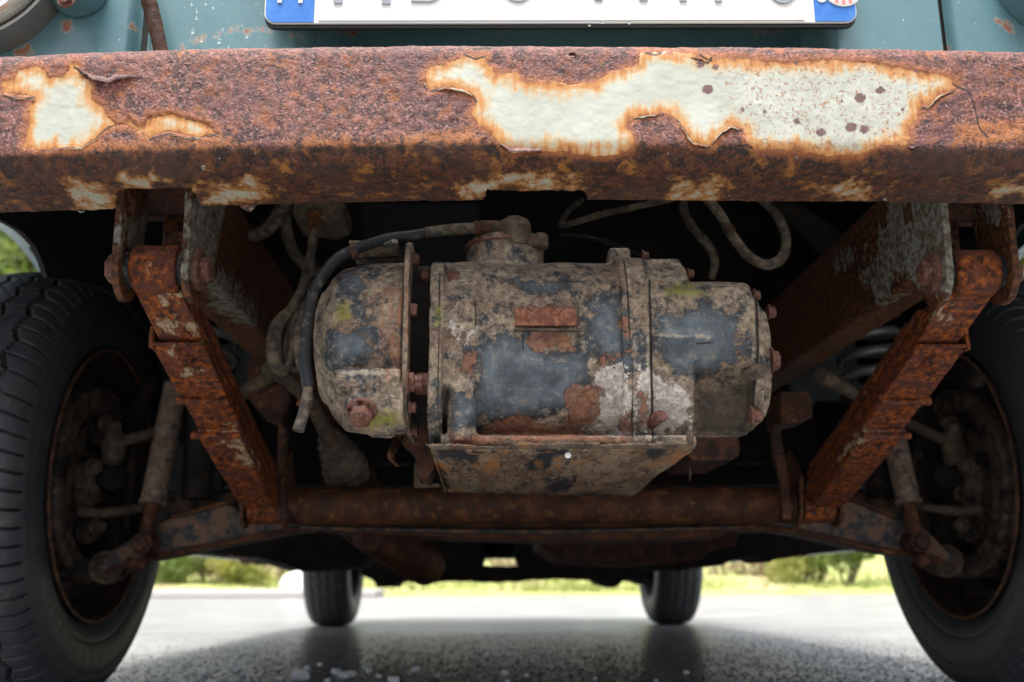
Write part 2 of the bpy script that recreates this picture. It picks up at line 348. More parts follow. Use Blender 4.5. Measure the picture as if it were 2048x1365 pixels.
# ---------------------------------------------------------------- mesh helpers
class MB:
    def __init__(s): s.v = []; s.f = []
    def add(s, vs, fs):
        o = len(s.v); s.v += [tuple(v) for v in vs]; s.f += [tuple(i+o for i in f) for f in fs]; return s
    def box(s, a, b, M=None):
        x0, y0, z0 = a; x1, y1, z1 = b
        vs = [Vector(p) for p in ((x0,y0,z0),(x1,y0,z0),(x1,y1,z0),(x0,y1,z0),(x0,y0,z1),(x1,y0,z1),(x1,y1,z1),(x0,y1,z1))]
        if M is not None: vs = [M @ p for p in vs]
        return s.add(vs, [(0,3,2,1),(4,5,6,7),(0,1,5,4),(1,2,6,5),(2,3,7,6),(3,0,4,7)])
    def prism(s, front, back):                   # matching loops, front listed counter-clockwise from the camera
        n = len(front)
        return s.add(list(front)+list(back), [tuple(range(n)), tuple(range(2*n-1, n-1, -1))]+[((i+1) % n, i, n+i, n+(i+1) % n) for i in range(n)])
    def pxprism(s, poly, Y0, Y1):                # outline read off the photo at depth Y0, straight back to Y1
        fr = [at(x, y, Y0) for x, y in poly]; return s.prism(fr, [Vector((p.x, Y1, p.z)) for p in fr])
    def loft(s, rings, closed=True, cap=True):
        n = len(rings[0]); o = len(s.v); s.v += [tuple(p) for r in rings for p in r]
        for i in range(len(rings)-1):
            for j in range(n if closed else n-1):
                a = o+i*n+j; b = o+i*n+(j+1) % n; s.f.append((a, b, b+n, a+n))
        if cap: s.f.append(tuple(range(o+n-1, o-1, -1))); k = o+(len(rings)-1)*n; s.f.append(tuple(range(k, k+n)))
        return s
    def tube(s, pts, r, seg=14, smooth=6, cap=True):
        pts = [Vector(p) for p in pts]; rs = r if isinstance(r, (list, tuple)) else [r]*len(pts)
        if smooth and len(pts) > 2:
            q = []; qr = []
            for i in range(len(pts)-1):
                p0 = pts[max(i-1, 0)]; p1 = pts[i]; p2 = pts[i+1]; p3 = pts[min(i+2, len(pts)-1)]
                for k in range(smooth):
                    t = k/smooth; q.append(.5*((2*p1)+(p2-p0)*t+(2*p0-5*p1+4*p2-p3)*t*t+(3*p1-p0-3*p2+p3)*t**3)); qr.append(rs[i]*(1-t)+rs[i+1]*t)
            q.append(pts[-1]); qr.append(rs[-1]); pts = q; rs = qr
        rings = []; up = None
        for i, p in enumerate(pts):
            d = (pts[min(i+1, len(pts)-1)]-pts[max(i-1, 0)]).normalized()
            if up is None: up = d.orthogonal().normalized()
            up = (up-d*up.dot(d)).normalized(); b = d.cross(up)
            rings.append([p+(up*math.cos(2*math.pi*k/seg)+b*math.sin(2*math.pi*k/seg))*rs[i] for k in range(seg)])
        return s.loft(rings, True, cap)
    def lathe(s, c, axis, prof, seg=48, closed_prof=False):   # prof: (along axis, radius)
        c = Vector(c); a = Vector(axis).normalized(); u = a.orthogonal().normalized(); b = a.cross(u)
        rings = [[c+a*h+(u*math.cos(2*math.pi*k/seg)+b*math.sin(2*math.pi*k/seg))*max(r, 1e-5) for k in range(seg)] for h, r in prof]
        if closed_prof: rings.append(rings[0])
        return s.loft(rings, True, False)
    def xsec(s, x0, x1, yc, zc, ry, rz, n=2.6, seg=56, t0=1., t1=1.):   # rounded-box section swept along x
        def ring(x, k):
            out = []
            for i in range(seg):
                a = 2*math.pi*i/seg; c_, s_ = math.cos(a), math.sin(a)
                out.append(Vector((x, yc+math.copysign(abs(c_)**(2/n), c_)*ry*k, zc+math.copysign(abs(s_)**(2/n), s_)*rz*k)))
            return out
        return s.loft([ring(x0, t0), ring(x1, t1)])
    def hexb(s, c, axis, r, h, washer=True, dome=.25):        # hexagonal bolt head with washer
        c = Vector(c); a = Vector(axis).normalized(); u = a.orthogonal().normalized(); b = a.cross(u)
        def ring(hh, rr, n=6, ph=0.): return [c+a*hh+(u*math.cos(2*math.pi*k/n+ph)+b*math.sin(2*math.pi*k/n+ph))*rr for k in range(n)]
        if washer: s.loft([ring(0, r*1.35, 24), ring(h*.18, r*1.35, 24), ring(h*.22, r*1.25, 24)])
        b0 = h*.2 if washer else 0
        s.loft([ring(b0, r), ring(b0+h*.68, r), ring(b0+h*.80, r*.86)]); 
        return s

COL = S.collection
def tag(o, label=None, cat=None, group=None, kind=None):
    if label: o['label'] = label
    if cat: o['category'] = cat
    if group: o['group'] = group
    if kind: o['kind'] = kind
    return o
def empty(name, loc=(0, 0, 0)):
    o = bpy.data.objects.new(name, None); COL.objects.link(o); o.location = loc; o.empty_display_size = .05
    bpy.context.view_layer.update(); return o
def setpar(o, parent):
    o.parent = parent
    r = parent
    while r.parent: r = r.parent
    if parent.type == 'EMPTY': o.matrix_parent_inverse = Matrix.Translation(-Vector(parent.location))
def obj(name, mb, mat, parent=None, smooth=True, bevel=0, sub=0, solid=0, angle=40, bseg=2):
    me = bpy.data.meshes.new(name); me.from_pydata([tuple(v) for v in mb.v], [], mb.f); me.validate(); me.update()
    bm = bmesh.new(); bm.from_mesh(me); bmesh.ops.remove_doubles(bm, verts=bm.verts, dist=1e-6); bmesh.ops.recalc_face_normals(bm, faces=bm.faces)
    bm.to_mesh(me); bm.free()
    o = bpy.data.objects.new(name, me); COL.objects.link(o); me.materials.append(mat)
    if parent: setpar(o, parent)
    if smooth:
        me.polygons.foreach_set('use_smooth', [True]*len(me.polygons)); me.set_sharp_from_angle(angle=math.radians(angle))
    if solid: md = o.modifiers.new('solid', 'SOLIDIFY'); md.thickness = solid; md.offset = 0
    if bevel: md = o.modifiers.new('bevel', 'BEVEL'); md.width = bevel; md.segments = bseg; md.limit_method = 'ANGLE'; md.angle_limit = math.radians(40)
    if sub: md = o.modifiers.new('sub', 'SUBSURF'); md.levels = sub; md.render_levels = sub
    return o
def bake(o):
    dg = bpy.context.evaluated_depsgraph_get(); bpy.context.view_layer.update(); dg.update()
    me = bpy.data.meshes.new_from_object(o.evaluated_get(dg)); old = o.data; o.modifiers.clear(); o.data = me; bpy.data.meshes.remove(old); return o
def co(o):
    a = np.empty(len(o.data.vertices)*3, np.float32); o.data.vertices.foreach_get('co', a); return a.reshape(-1, 3).astype(float)
def setattr_(o, name, vals):
    at_ = o.data.attributes.get(name) or o.data.attributes.new(name, 'FLOAT', 'POINT'); at_.data.foreach_set('value', np.asarray(vals, np.float32))
def displace(o, amps, s=0):
    me = o.data; P = co(o); nr = np.empty(len(P)*3, np.float32); me.vertex_normals.foreach_get('vector', nr); nr = nr.reshape(-1, 3)
    d = sum(fbm(P, sca, 3, s+i)*a for i, (sca, a) in enumerate(amps)); P = P+nr*d[:, None]
    me.vertices.foreach_set('co', P.astype(np.float32).ravel()); me.update()
def remesh(o, vox, smooth=4, mat=None, disp=()):
    o.modifiers.clear()
    md = o.modifiers.new('r', 'REMESH'); md.mode = 'VOXEL'; md.voxel_size = vox; md.use_smooth_shade = True
    if smooth: m2 = o.modifiers.new('s', 'SMOOTH'); m2.iterations = smooth; m2.factor = .5
    bake(o)
    if disp: displace(o, disp)
    return o
def refine(o, n=3, disp=()):
    md = o.modifiers.new('sub', 'SUBSURF'); md.subdivision_type = 'SIMPLE'; md.levels = n; bake(o)
    if disp: displace(o, disp)
    return o
def zero_attrs(o, names, v=-1.):
    for n in names: setattr_(o, n, np.full(len(o.data.vertices), v))
# ================================================================ THE SETTING
def sheet(name, pts, mat, kind='structure'):
    m = MB(); m.add(pts, [tuple(range(len(pts)))]); o = obj(name, m, mat, smooth=False); return tag(o, kind=kind)
sheet('ground', [(-200, -60, -.03), (200, -60, -.03), (200, 300, -.03), (-200, 300, -.03)], MT['soil'])
sheet('road', [(-90, -40, 0), (90, -40, 0), (90, 15.6, 0), (-90, 15.6, 0)], MT['asphalt'])
# verge: a low bank beyond the road
m = MB(); N = 60
for iy, (y, z) in enumerate([(15.61, -.02), (15.65, .03), (16.4, .10), (18, .22), (21, .45), (26, .8), (40, 1.4)]):
    for ix in range(N+1):
        x = -45+90*ix/N; m.v.append((x, y, z+(.06*math.sin(x*1.3+iy)+.05*math.sin(x*.47+2*iy) if iy > 1 else 0)))
for iy in range(6):
    for ix in range(N): a = iy*(N+1)+ix; m.f.append((a, a+1, a+N+2, a+N+1))
tag(obj('verge', m, MT['soil']), kind='structure')
m = MB(); m.box((-30, 14.6, .004), (-1.6, 15.9, .11)); k = obj('kerb', m, MT['kerbstone'], bevel=.02)
tag(k, kind='structure')
def rnd(a, b): return random.uniform(a, b)
m = MB()
for i in range(9000):
    x = rnd(-14, 14); y = 15.95+abs(random.gauss(0, 1.6)); z = .05+max(0, (y-16.4))*.085
    h = rnd(.06, .20); a = rnd(0, 3.14); wd = rnd(.008, .02); dx, dy = math.cos(a)*wd, math.sin(a)*wd; l = rnd(-.06, .06)
    m.add([(x-dx, y-dy, z), (x+dx, y+dy, z), (x+l, y+l, z+h)], [(0, 1, 2)])
tag(obj('grass', m, MT['grass'], smooth=False), 'sunlit green grass covering the verge beyond the road', 'grass', kind='stuff')
def leafball(m, c, r, n, sz):
    for i in range(n):
        v = Vector((random.gauss(0, 1), random.gauss(0, 1), random.gauss(0, 1))).normalized()*(rnd(.35, 1)**.5)
        p = Vector(c)+Vector((v.x*r[0], v.y*r[1], v.z*r[2])); q = Euler((rnd(0, 6), rnd(0, 6), rnd(0, 6))).to_matrix(); s_ = sz*rnd(.6, 1.3)
        m.add([p+q@Vector(k) for k in ((-s_, 0, 0), (0, -s_*.45, .1*s_), (s_, 0, 0), (0, s_*.45, .1*s_))], [(0, 1, 2, 3)])
def shrub(x, y, h, wd, mat, label, cat='shrub', group='shrubs on the verge'):
    e = tag(empty('shrub', (x, y, .1)), label, cat, group)
    m = MB()
    for k in range(7): m.tube([(x+rnd(-.1, .1), y, .05), (x+rnd(-wd, wd)*.5, y+rnd(-.2, .2), h*.5), (x+rnd(-wd, wd)*.8, y+rnd(-.3, .3), h*.9)], [.02, .014, .006], 6, 3)
    obj('stem', m, MT['bark'], e)
    m = MB()
    for k in range(9): leafball(m, (x+rnd(-wd, wd)*.75, y+rnd(-.4, .4), h*rnd(.25, .85)), (wd*.42, .4, h*.28), 240, .045)
    obj('foliage', m, mat, e, smooth=False)
for px, Yq, h, wd, mk, lb in ((340, 17.2, .95, .6, 'leafA', 'dark green shrub just inside the left front tyre'),
                      (420, 18.0, .9, .7, 'leafC', 'brown withered shrub between the two left shrubs and the rear tyre'),
                      (500, 17.4, .7, .6, 'leafB', 'low yellow green shrub left of the white stone'),
                      (585, 19.0, 1.1, .7, 'leafC', 'brown shrub behind the white stone'),
                      (1480, 18.6, .95, 1.0, 'leafC', 'pale brown dry shrub right of the right rear tyre'),
                      (1600, 17.0, 1.0, .55, 'leafB', 'yellow green shrub in the middle of the right gap'),
                      (1690, 16.8, .9, .6, 'leafA', 'bright green shrub beside the right front tyre'),
                      (1010, 19.5, .9, 1.4, 'leafC', 'brown shrub seen through the hole under the rear axle')):
    p = at(px, 1150, Yq); shrub(p.x, Yq, h, wd, MT[mk], lb)
def tree(x, y, h, cr, mat, label):
    e = tag(empty('tree', (x, y, .4)), label, 'tree', 'trees behind the road')
    m = MB(); m.tube([(x, y, .2), (x+rnd(-.2, .2), y, h*.35), (x+rnd(-.3, .3), y, h*.75)], [.22, .16, .06], 10, 4)
    tips = []
    for k in range(8):
        a = rnd(0, 6.28); z0 = h*rnd(.3, .6); t = (x+math.cos(a)*cr*.7, y+math.sin(a)*cr*.7, z0+h*rnd(.1, .3)); tips.append(t)
        m.tube([(x, y, z0), ((x+t[0])/2, (y+t[1])/2, (z0+t[2])/2+.2), t], [.07, .05, .02], 7, 3)
    obj('trunk', m, MT['bark'], e); m = MB()
    for t in tips+[(x, y, h*.8), (x, y, h*.95)]:
        for k in range(3): leafball(m, (t[0]+rnd(-.6, .6), t[1]+rnd(-.6, .6), t[2]+rnd(-.5, .5)), (cr*.36, cr*.36, h*.13), 560, .17)
    obj('crown', m, mat, e, smooth=False)
for x, y, h, cr, mk, lb in ((-11.5, 20, 11.5, 3.6, 'leafB', 'yellow green tree seen over the left front tyre, left of the two there'),
                    (-8.4, 22, 12, 3.6, 'leafA', 'darker green tree seen over the left front tyre at the wheel arch edge'),
                    (13.6, 24, 10.5, 2.6, 'leafB', 'pale leafy tree seen over the right front tyre')):
    tree(x, y, h, cr, MT[mk], lb)
p = at(592, 1163, 17.0); m = MB(); m.lathe((p.x, 17.0, .02), (0, 0, 1), [(-.1, .01), (-.1, .26), (.12, .28), (.28, .2), (.36, .02)], 20)
o = obj('white_boulder', m, MT['whitestone']); refine(o, 1, ((4, .10),)); tag(o, 'white boulder on the grass left of the left rear tyre', 'boulder')
# wet gravel and ice lumps on the road under the vehicle
def pebble(m, c, r, seed):
    R_ = random.Random(seed); ph = [R_.uniform(0, 6) for _ in range(3)]
    rings = []
    for i in range(1, 5):
        th = math.pi*i/5
        rings.append([Vector(c)+Vector((math.cos(a)*math.sin(th), math.sin(a)*math.sin(th), math.cos(th)*.7))*r*(1+.22*math.sin(2*a+ph[0]+th*2)+.12*math.sin(3*a+ph[1])) for a in [2*math.pi*k/8 for k in range(8)]])
    m.loft(rings)
m = MB()
for i in range(22000):
    y = 1.60+abs(random.gauss(0, .85)); x = rnd(-1.0, 1.0)*y*.56
    r = rnd(.0010, .0034); pebble(m, (x, y, -r*.28), r, i)
MT['gravel'] = layered('gravel', (.09, .088, .082), [((.30, .295, .28), 45, .52, .03), ((.07, .069, .066), 38, .55, .05), ((.16, .12, .08), 60, .6, .06), ((.015, .015, .015), 120, .55, .05)], .45)
tag(obj('gravel', m, MT['gravel']), 'dark wet grit covering the road in front of the axle', 'gravel', kind='stuff')
lump = None
lumps = [(600, 1352, 20), (614, 1338, 9), (672, 1345, 11), (688, 1352, 13), (702, 1349, 11), (738, 1343, 8), (787, 1362, 13), (832, 1340, 9), (757, 1353, 7), (1010, 1347, 9), (1053, 1352, 6),
         (1015, 1364, 6), (1372, 1346, 6), (410, 1348, 9), (478, 1340, 8), (486, 1350, 7), (560, 1338, 6), (640, 1330, 6), (1312, 1362, 4), (875, 1352, 5), (560, 1358, 7), (520, 1352, 6), (730, 1335, 6), (655, 1362, 8), (1190, 1358, 4)]
for i, (px, py, r) in enumerate(lumps):
    p = on_z(px, py+r*.4, 0.0); rr = r/F*p.y
    m = MB(); pebble(m, (0, 0, 0), rr, i+50); o = obj('ice_lump', m, MT['snow'], sub=1); o.location = (p.x, p.y, rr*.45); 
    tag(o, 'small white lump of ice lying on the dark wet road under the vehicle', 'ice', 'ice lumps on the road')
    if i == 0: o['label'] = 'largest white lump of ice on the road, at the bottom edge left of centre'
    if (px, py) == (1372, 1346): o['label'] = 'lone ice lump right of centre on the dark road'
    if (px, py) == (1010, 1347): o['label'] = 'ice lump at the bottom centre of the road below the tray'

# ================================================================ THE VEHICLE
V = tag(empty('old_van', (0, 1.57, 0)), 'old teal vehicle with a rusty front bumper and exposed underside, seen from the front', 'car')
YF, ZW = 1.57, .32

# ---- bumper: pressed channel, dense grid carrying where the paint is left
zt = CH+.66*math.tan(math.radians(30.25)); zb = CH+.66*math.tan(math.radians(23.85))
prof = []
for y in np.linspace(.045, .012, 14): prof.append((y, zt))
for a in np.linspace(0, math.pi/2, 14)[1:]: prof.append((.012-.012*math.sin(a), zt-.012+.012*math.cos(a)))
for z in np.linspace(zt-.012, zb+.017, 70)[1:]: prof.append((0, z))
for a in np.linspace(0, math.pi/2, 18)[1:]: prof.append((.017-.017*math.cos(a), zb+.017-.017*math.sin(a)))
for y in np.linspace(.017, .069, 50)[1:]: prof.append((y, zb))
xs = np.concatenate([np.linspace(-.78, -.47, 60)[:-1], np.linspace(-.47, .37, 760), np.linspace(.37, .78, 70)[1:]])
BQ = .060; PR = np.array(prof); nx, nv = len(xs), len(PR)
G = np.zeros((nx, nv, 3)); G[:, :, 0] = xs[:, None]; G[:, :, 1] = .66+PR[None, :, 0]+BQ*xs[:, None]**2; G[:, :, 2] = PR[None, :, 1]+.003+.006*xs[:, None]-.030*np.minimum(xs[:, None], 0)**2
P = G.reshape(-1, 3); ip = np.arange(nx*nv).reshape(nx, nv)
Fq = np.stack([ip[:-1, :-1], ip[:-1, 1:], ip[1:, 1:], ip[1:, :-1]], -1).reshape(-1, 4)
pj = proj(P); cen = pj[Fq].mean(1); ctr3 = P[Fq].mean(1)
jag = (fbm(ctr3, 90, 3, 5))*14
notch = np.maximum(sd_poly(cen, [[(222, 430), (238, 374), (262, 369), (384, 367), (398, 392), (407, 402), (407, 440)]]),
                   sd_poly(cen, [[(962, 440), (962, 404), (970, 385), (975, 374), (1040, 378), (1165, 375), (1175, 385), (1172, 440)]]))
hole = 6.5-np.hypot((cen[:, 0]-1145)*.8-(cen[:, 1]-115)*.5, (cen[:, 1]-115)*1.5)
keep = ~(((notch+jag*.4) > 0) & (ctr3[:, 2] < zb+.012)) & ~(hole > 0)
me = bpy.data.meshes.new('bumper'); me.from_pydata(P.tolist(), [], Fq[keep].tolist()); me.update()
bumper = bpy.data.objects.new('bumper', me); COL.objects.link(bumper); me.materials.append(MT['bumper']); setpar(bumper, V)
me.polygons.foreach_set('use_smooth', [True]*len(me.polygons))
PA = [(5,168),(30,160),(42,142),(75,135),(95,142),(100,158),(130,155),(145,130),(165,132),(168,158),(185,160),(190,200),(210,215),(225,240),(245,255),(215,263),(195,285),(170,300),(130,300),(85,305),(50,300),(55,260),(62,215),(75,202),(55,197),(10,192)]
PA2 = [(246,255),(262,236),(285,258),(300,236),(345,228),(380,240),(420,250),(440,272),(400,283),(340,268),(300,283),(280,270)]
PB = [(847,157),(858,137),(890,130),(919,120),(964,113),(977,133),(1000,150),(1035,147),(1042,161),(1059,167),(1107,164),(1138,174),(1186,167),(1227,147),(1275,133),(1281,109),(1329,109),(1380,112),(1416,116),(1485,120),(1560,128),(1655,123),(1740,128),(1826,143),(1891,154),(1915,171),(1905,183),(1874,195),(1860,215),(1840,214),(1843,232),(1816,260),(1820,280),(1809,294),(1758,290),(1724,308),(1655,311),(1587,301),(1508,302),(1491,284),(1485,260),(1464,255),(1445,268),(1430,287),(1416,294),(1384,289),(1370,265),(1355,243),(1329,229),(1300,234),(1268,237),(1254,260),(1268,284),(1258,298),(1240,307),(1193,311),(1130,303),(1066,301),(1022,304),(998,284),(970,262),(953,249),(941,232),(953,208),(947,195),(933,186),(892,179),(861,184),(851,171)]
pj = proj(P); s0 = sc(.66, .5)
setattr_(bumper, 'paint', sd_poly(pj, [PA, PB])/s0)
sd2 = sd_poly(pj, [PA2])/s0; cur = np.maximum(sd_poly(pj, [PA, PB])/s0, np.minimum(sd2, .006)); setattr_(bumper, 'paint', cur)
low = [[(140,365),(200,362),(230,385),(240,415),(185,418),(150,398)], [(245,350),(310,345),(335,355),(255,364)], [(392,372),(440,358),(500,360),(560,376),(500,396),(420,396)],
       [(905,372),(950,358),(990,355),(1000,370),(962,385),(945,398),(915,385)], [(1000,352),(1080,345),(1175,358),(1170,372),(1000,368)], [(1350,365),(1400,352),(1455,372),(1420,396),(1345,390)],
       [(1640,380),(1700,362),(1765,372),(1750,392),(1680,398)], [(1975,368),(2060,360),(2060,378),(1985,380)]]
setattr_(bumper, 'paint2', np.where(PR[None, :, 1] < zb+.012, 1, 0).repeat(nx, 0).ravel()*(sd_poly(pj, low)/s0+.02)-.02)
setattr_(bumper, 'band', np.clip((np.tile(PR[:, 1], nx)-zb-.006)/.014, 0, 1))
setattr_(bumper, 'speck', np.clip((pj[:, 0]-1260)/200, 0, 1))
org = [[(560, 290), (640, 275), (760, 285), (850, 270), (940, 255), (1000, 300), (940, 310), (800, 312), (640, 305)], [(1900, 250), (2050, 240), (2050, 290), (1900, 295)], [(200, 285), (460, 280), (520, 300), (300, 312), (120, 312)]]
setattr_(bumper, 'orange', np.clip(sd_poly(pj, org)/26+.6, 0, 1))
sdn = np.array([cur]).ravel(); d_ = fbm(P, 60, 4, 1)*.0016+fbm(P, 260, 3, 9)*.0012+fbm(P, 6, 2, 3)*.003
d_ = np.where(sdn > 0, d_*.45-.0004, d_)
nr = np.empty(len(P)*3, np.float32); me.vertex_normals.foreach_get('vector', nr); nr = nr.reshape(-1, 3)
if nr[ip[300, 60]][1] > 0: nr = -nr
P2 = P+nr*d_[:, None]; me.vertices.foreach_set('co', P2.astype(np.float32).ravel()); me.update()
md = bumper.modifiers.new('solid', 'SOLIDIFY'); md.thickness = .0028; md.offset = 1 if me.polygons[int(300*(nv-1)+60)].normal.y > 0 else -1

# curling skins of rust and paint along the patch borders
def bump_pt(px, py, out=.0):
    r = ray(px, py); t = (.66-.0)/r.y
    for _ in range(4): x = CX+r.x*t; t = (.66+BQ*x*x-out)/r.y
    return Vector((CX, 0, CH))+r*t
MT['flake'] = layered('rust_skin', (.10, .05, .046), [((.19, .11, .10), 150, .5, .1), ((.07, .03, .025), 300, .6, .06)], .5)
MT['paintflake'] = layered('paint_skin', (.30, .20, .11), [((.34, .34, .29), 120, .52, .1), ((.20, .07, .03), 200, .55, .06)], .5)
CR = []
def flake(pts, wd, mat, lift=.0028, seed=1):
    CR.append([(x, y+3.5) for x, y in pts])  # its shadow line is painted just below the edge
    R_ = random.Random(seed); m = MB(); q = []
    for a, b in zip(pts[:-1], pts[1:]):
        n = max(2, int(math.dist(a, b)/4))
        for k in range(n): t = k/n; q.append((a[0]*(1-t)+b[0]*t, a[1]*(1-t)+b[1]*t))
    q.append(pts[-1]); L = len(q); rows = [[], [], []]
    for i, (x, y) in enumerate(q):
        e = abs(math.sin(math.pi*i/(L-1)))**.5; j = R_.uniform(-1.4, 1.4)
        rows[0].append(bump_pt(x, y-wd*e, .0006)); rows[1].append(bump_pt(x, y-wd*.4*e+j*.4, .0006+lift*.45*e)); rows[2].append(bump_pt(x+R_.uniform(-1, 1), y+j, .0008+lift*e))
    m.loft(rows, closed=False, cap=False); obj('peeling_flake', m, mat, bumper, solid=.0007)
F1, F2 = MT['flake'], MT['paintflake']
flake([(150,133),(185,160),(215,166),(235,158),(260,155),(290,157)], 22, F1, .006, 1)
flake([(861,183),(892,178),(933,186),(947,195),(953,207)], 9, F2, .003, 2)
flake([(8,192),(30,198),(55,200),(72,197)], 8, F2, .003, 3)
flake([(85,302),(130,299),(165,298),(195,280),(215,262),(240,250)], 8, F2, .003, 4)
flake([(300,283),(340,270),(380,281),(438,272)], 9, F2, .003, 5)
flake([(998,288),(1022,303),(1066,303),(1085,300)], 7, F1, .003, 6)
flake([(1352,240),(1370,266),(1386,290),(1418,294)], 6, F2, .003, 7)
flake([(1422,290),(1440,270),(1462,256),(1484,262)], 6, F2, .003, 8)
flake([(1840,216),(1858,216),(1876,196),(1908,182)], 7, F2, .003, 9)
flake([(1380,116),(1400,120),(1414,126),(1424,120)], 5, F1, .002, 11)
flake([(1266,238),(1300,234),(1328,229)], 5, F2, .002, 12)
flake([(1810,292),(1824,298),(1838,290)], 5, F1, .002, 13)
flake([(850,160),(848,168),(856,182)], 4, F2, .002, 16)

def thin(pts, w_=2.):
    out = []
    for a, b in zip(pts[:-1], pts[1:]):
        dx, dy = b[0]-a[0], b[1]-a[1]; L = math.hypot(dx, dy) or 1; nx_, ny_ = -dy/L*w_, dx/L*w_
        out.append([(a[0]+nx_, a[1]+ny_), (b[0]+nx_, b[1]+ny_), (b[0]-nx_, b[1]-ny_), (a[0]-nx_, a[1]-ny_)])
    return out
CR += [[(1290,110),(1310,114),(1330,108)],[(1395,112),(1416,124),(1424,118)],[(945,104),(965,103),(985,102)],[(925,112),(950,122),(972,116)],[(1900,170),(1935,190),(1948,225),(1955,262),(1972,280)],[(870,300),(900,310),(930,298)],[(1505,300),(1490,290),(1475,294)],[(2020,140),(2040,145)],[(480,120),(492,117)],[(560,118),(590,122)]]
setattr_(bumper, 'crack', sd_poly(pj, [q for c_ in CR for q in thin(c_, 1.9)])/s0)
setattr_(bumper, 'spot', np.max([(r_-np.hypot(pj[:, 0]-x_, (pj[:, 1]-y_)*1.15))/s0 for x_, y_, r_ in ((1414,182,11),(1718,200,12),(1758,185,9),(1640,268,10),(1700,258,12),(1726,262,10),(1592,246,7),(1430,138,7),(1400,132,8),(1830,145,6),(1680,206,4),(1528,228,5),(1484,222,4),(1590,130,5),(1803,222,4))], 0))
# rain beads on bumper, plate and panels
m = MB()
def bead(m, c, r, st=1.25):
    m.lathe(Vector(c)-Vector((0, 0, r*st)), (0, 0, 1), [(0, r*.02), (r*.12, r*.5), (r*.5, r*.92), (r*1.0, r), (r*1.6, r*.72), (r*2.0*st, r*.05)], 10)
for i in range(260):
    px = rnd(0, 2048); py = rnd(118, 318) if rnd(0, 1) < .8 else rnd(112, 180); r = rnd(1.0, 2.6)/s0 if i > 30 else rnd(2.6, 4.2)/s0
    bead(m, bump_pt(px, py, .0004), r)
for px, py, r in ((376,150,5),(118,228,3),(552,272,5),(718,256,6),(798,182,5),(640,262,3),(595,218,3),(42,237,4),(6,262,5),(470,128,5),(668,125,5)): bead(m, bump_pt(px, py, .0006), r*.8/s0, 1.5)
for px, py, r in ((162,418,7),(284,366,4),(75,348,3),(407,335,4),(1770,400,3)): p = on_z(px, py, zb-.004); bead(m, p, r/sc(.73, .45), 1.1)
tag(obj('water_drops', m, MT['water']), 'clear water beads clinging to the rusty bumper face', 'water', kind='stuff')
m = MB()
for i in range(80):
    px = random.choice([rnd(330, 560), rnd(330, 560), rnd(60, 300), rnd(1700, 1890), rnd(1900, 2040)]); py = rnd(0, 105); p = at(px, py, .7795)
    bead(m, p, rnd(.0003, .0007), 1.3)
for px, py, r in ((383,8,2.5),(412,7,2.5),(394,22,2.5),(393,35,3),(386,62,4),(403,80,3),(439,82,3.5),(404,100,3.5),(420,100,3),(494,72,3),(531,92,2)): bead(m, at(px, py, .779), r/sc(.78, .6), 1.3)
for px, py in ((1179,49),(1205,43),(1258,45)): bead(m, at(px, py, .757), 3.4/sc(.757, .6), 1.2)
tag(obj('water_drops', m, MT['water']), 'small water beads on the teal panel above the bumper', 'water', kind='stuff')

# ---- front panels
YP = .78
def xz(px, py, Y=YP): p = at(px, py, Y); return p.x, p.z
zlow = .535; ztop = .98
xa = xz(289, 0)[0]; xa2 = xz(322, 100)[0]; xb = xz(1897, 50)[0]; xr0 = xz(585, 60)[0]; xr1 = xz(1670, 60)[0]; zrec = .700
def grid_panel(name, xs_, zs_, fy, mat, skip=None, thick=.0015):
    m = MB(); nx_, nz_ = len(xs_), len(zs_); m.v = [(x, fy(x, z), z) for x in xs_ for z in zs_]
    m.f = [(i*nz_+j, i*nz_+j+1, (i+1)*nz_+j+1, (i+1)*nz_+j) for i in range(nx_-1) for j in range(nz_-1) if not (skip and skip((xs_[i]+xs_[i+1])/2, (zs_[j]+zs_[j+1])/2))]
    o = obj(name, m, mat, V, solid=0); return o
def sm(a, b, x): t = min(1, max(0, (x-a)/(b-a))); return t*t*(3-2*t)
def fy_c(x, z):
    edge = sm(xa+.001, xa+.008, x)*(1-sm(xb-.006, xb-.0005, x))
    rec = sm(xr0, xr0+.028, x)*(1-sm(xr1-.004, xr1+.002, x))*(1-sm(zrec-.01, zrec+.01, z))
    return YP+(1-edge)*.012+rec*.075+.03*x*x
cp = grid_panel('front_panel', np.unique(np.concatenate([np.linspace(xa, xb, 500), np.linspace(xa, xa+.01, 12), np.linspace(xb-.01, xb, 12)])), np.linspace(zlow, ztop, 180), fy_c, MT['teal'])
wl = grid_panel('front_wing', np.linspace(-.90, xa-.0055, 260), np.linspace(zlow, ztop, 180), lambda x, z: YP+.002+.03*x*x+sm(-.011, 0, x-(xa-.0055))*.012+max(0, -x-.75)**2*9, MT['teal'])
wr = grid_panel('front_wing', np.linspace(xb+.0035, .90, 260), np.linspace(zlow, ztop, 180), lambda x, z: YP+.001+.03*x*x+(1-sm(0, .006, x-xb-.0035))*.010+max(0, x-.75)**2*9, MT['teal'])
def line(pts, w_=2.): 
    out = []
    for a, b in zip(pts[:-1], pts[1:]):
        dx, dy = b[0]-a[0], b[1]-a[1]; L = math.hypot(dx, dy) or 1; nx_, ny_ = -dy/L*w_, dx/L*w_
        out.append([(a[0]+nx_, a[1]+ny_), (b[0]+nx_, b[1]+ny_), (b[0]-nx_, b[1]-ny_), (a[0]-nx_, a[1]-ny_)])
    return out
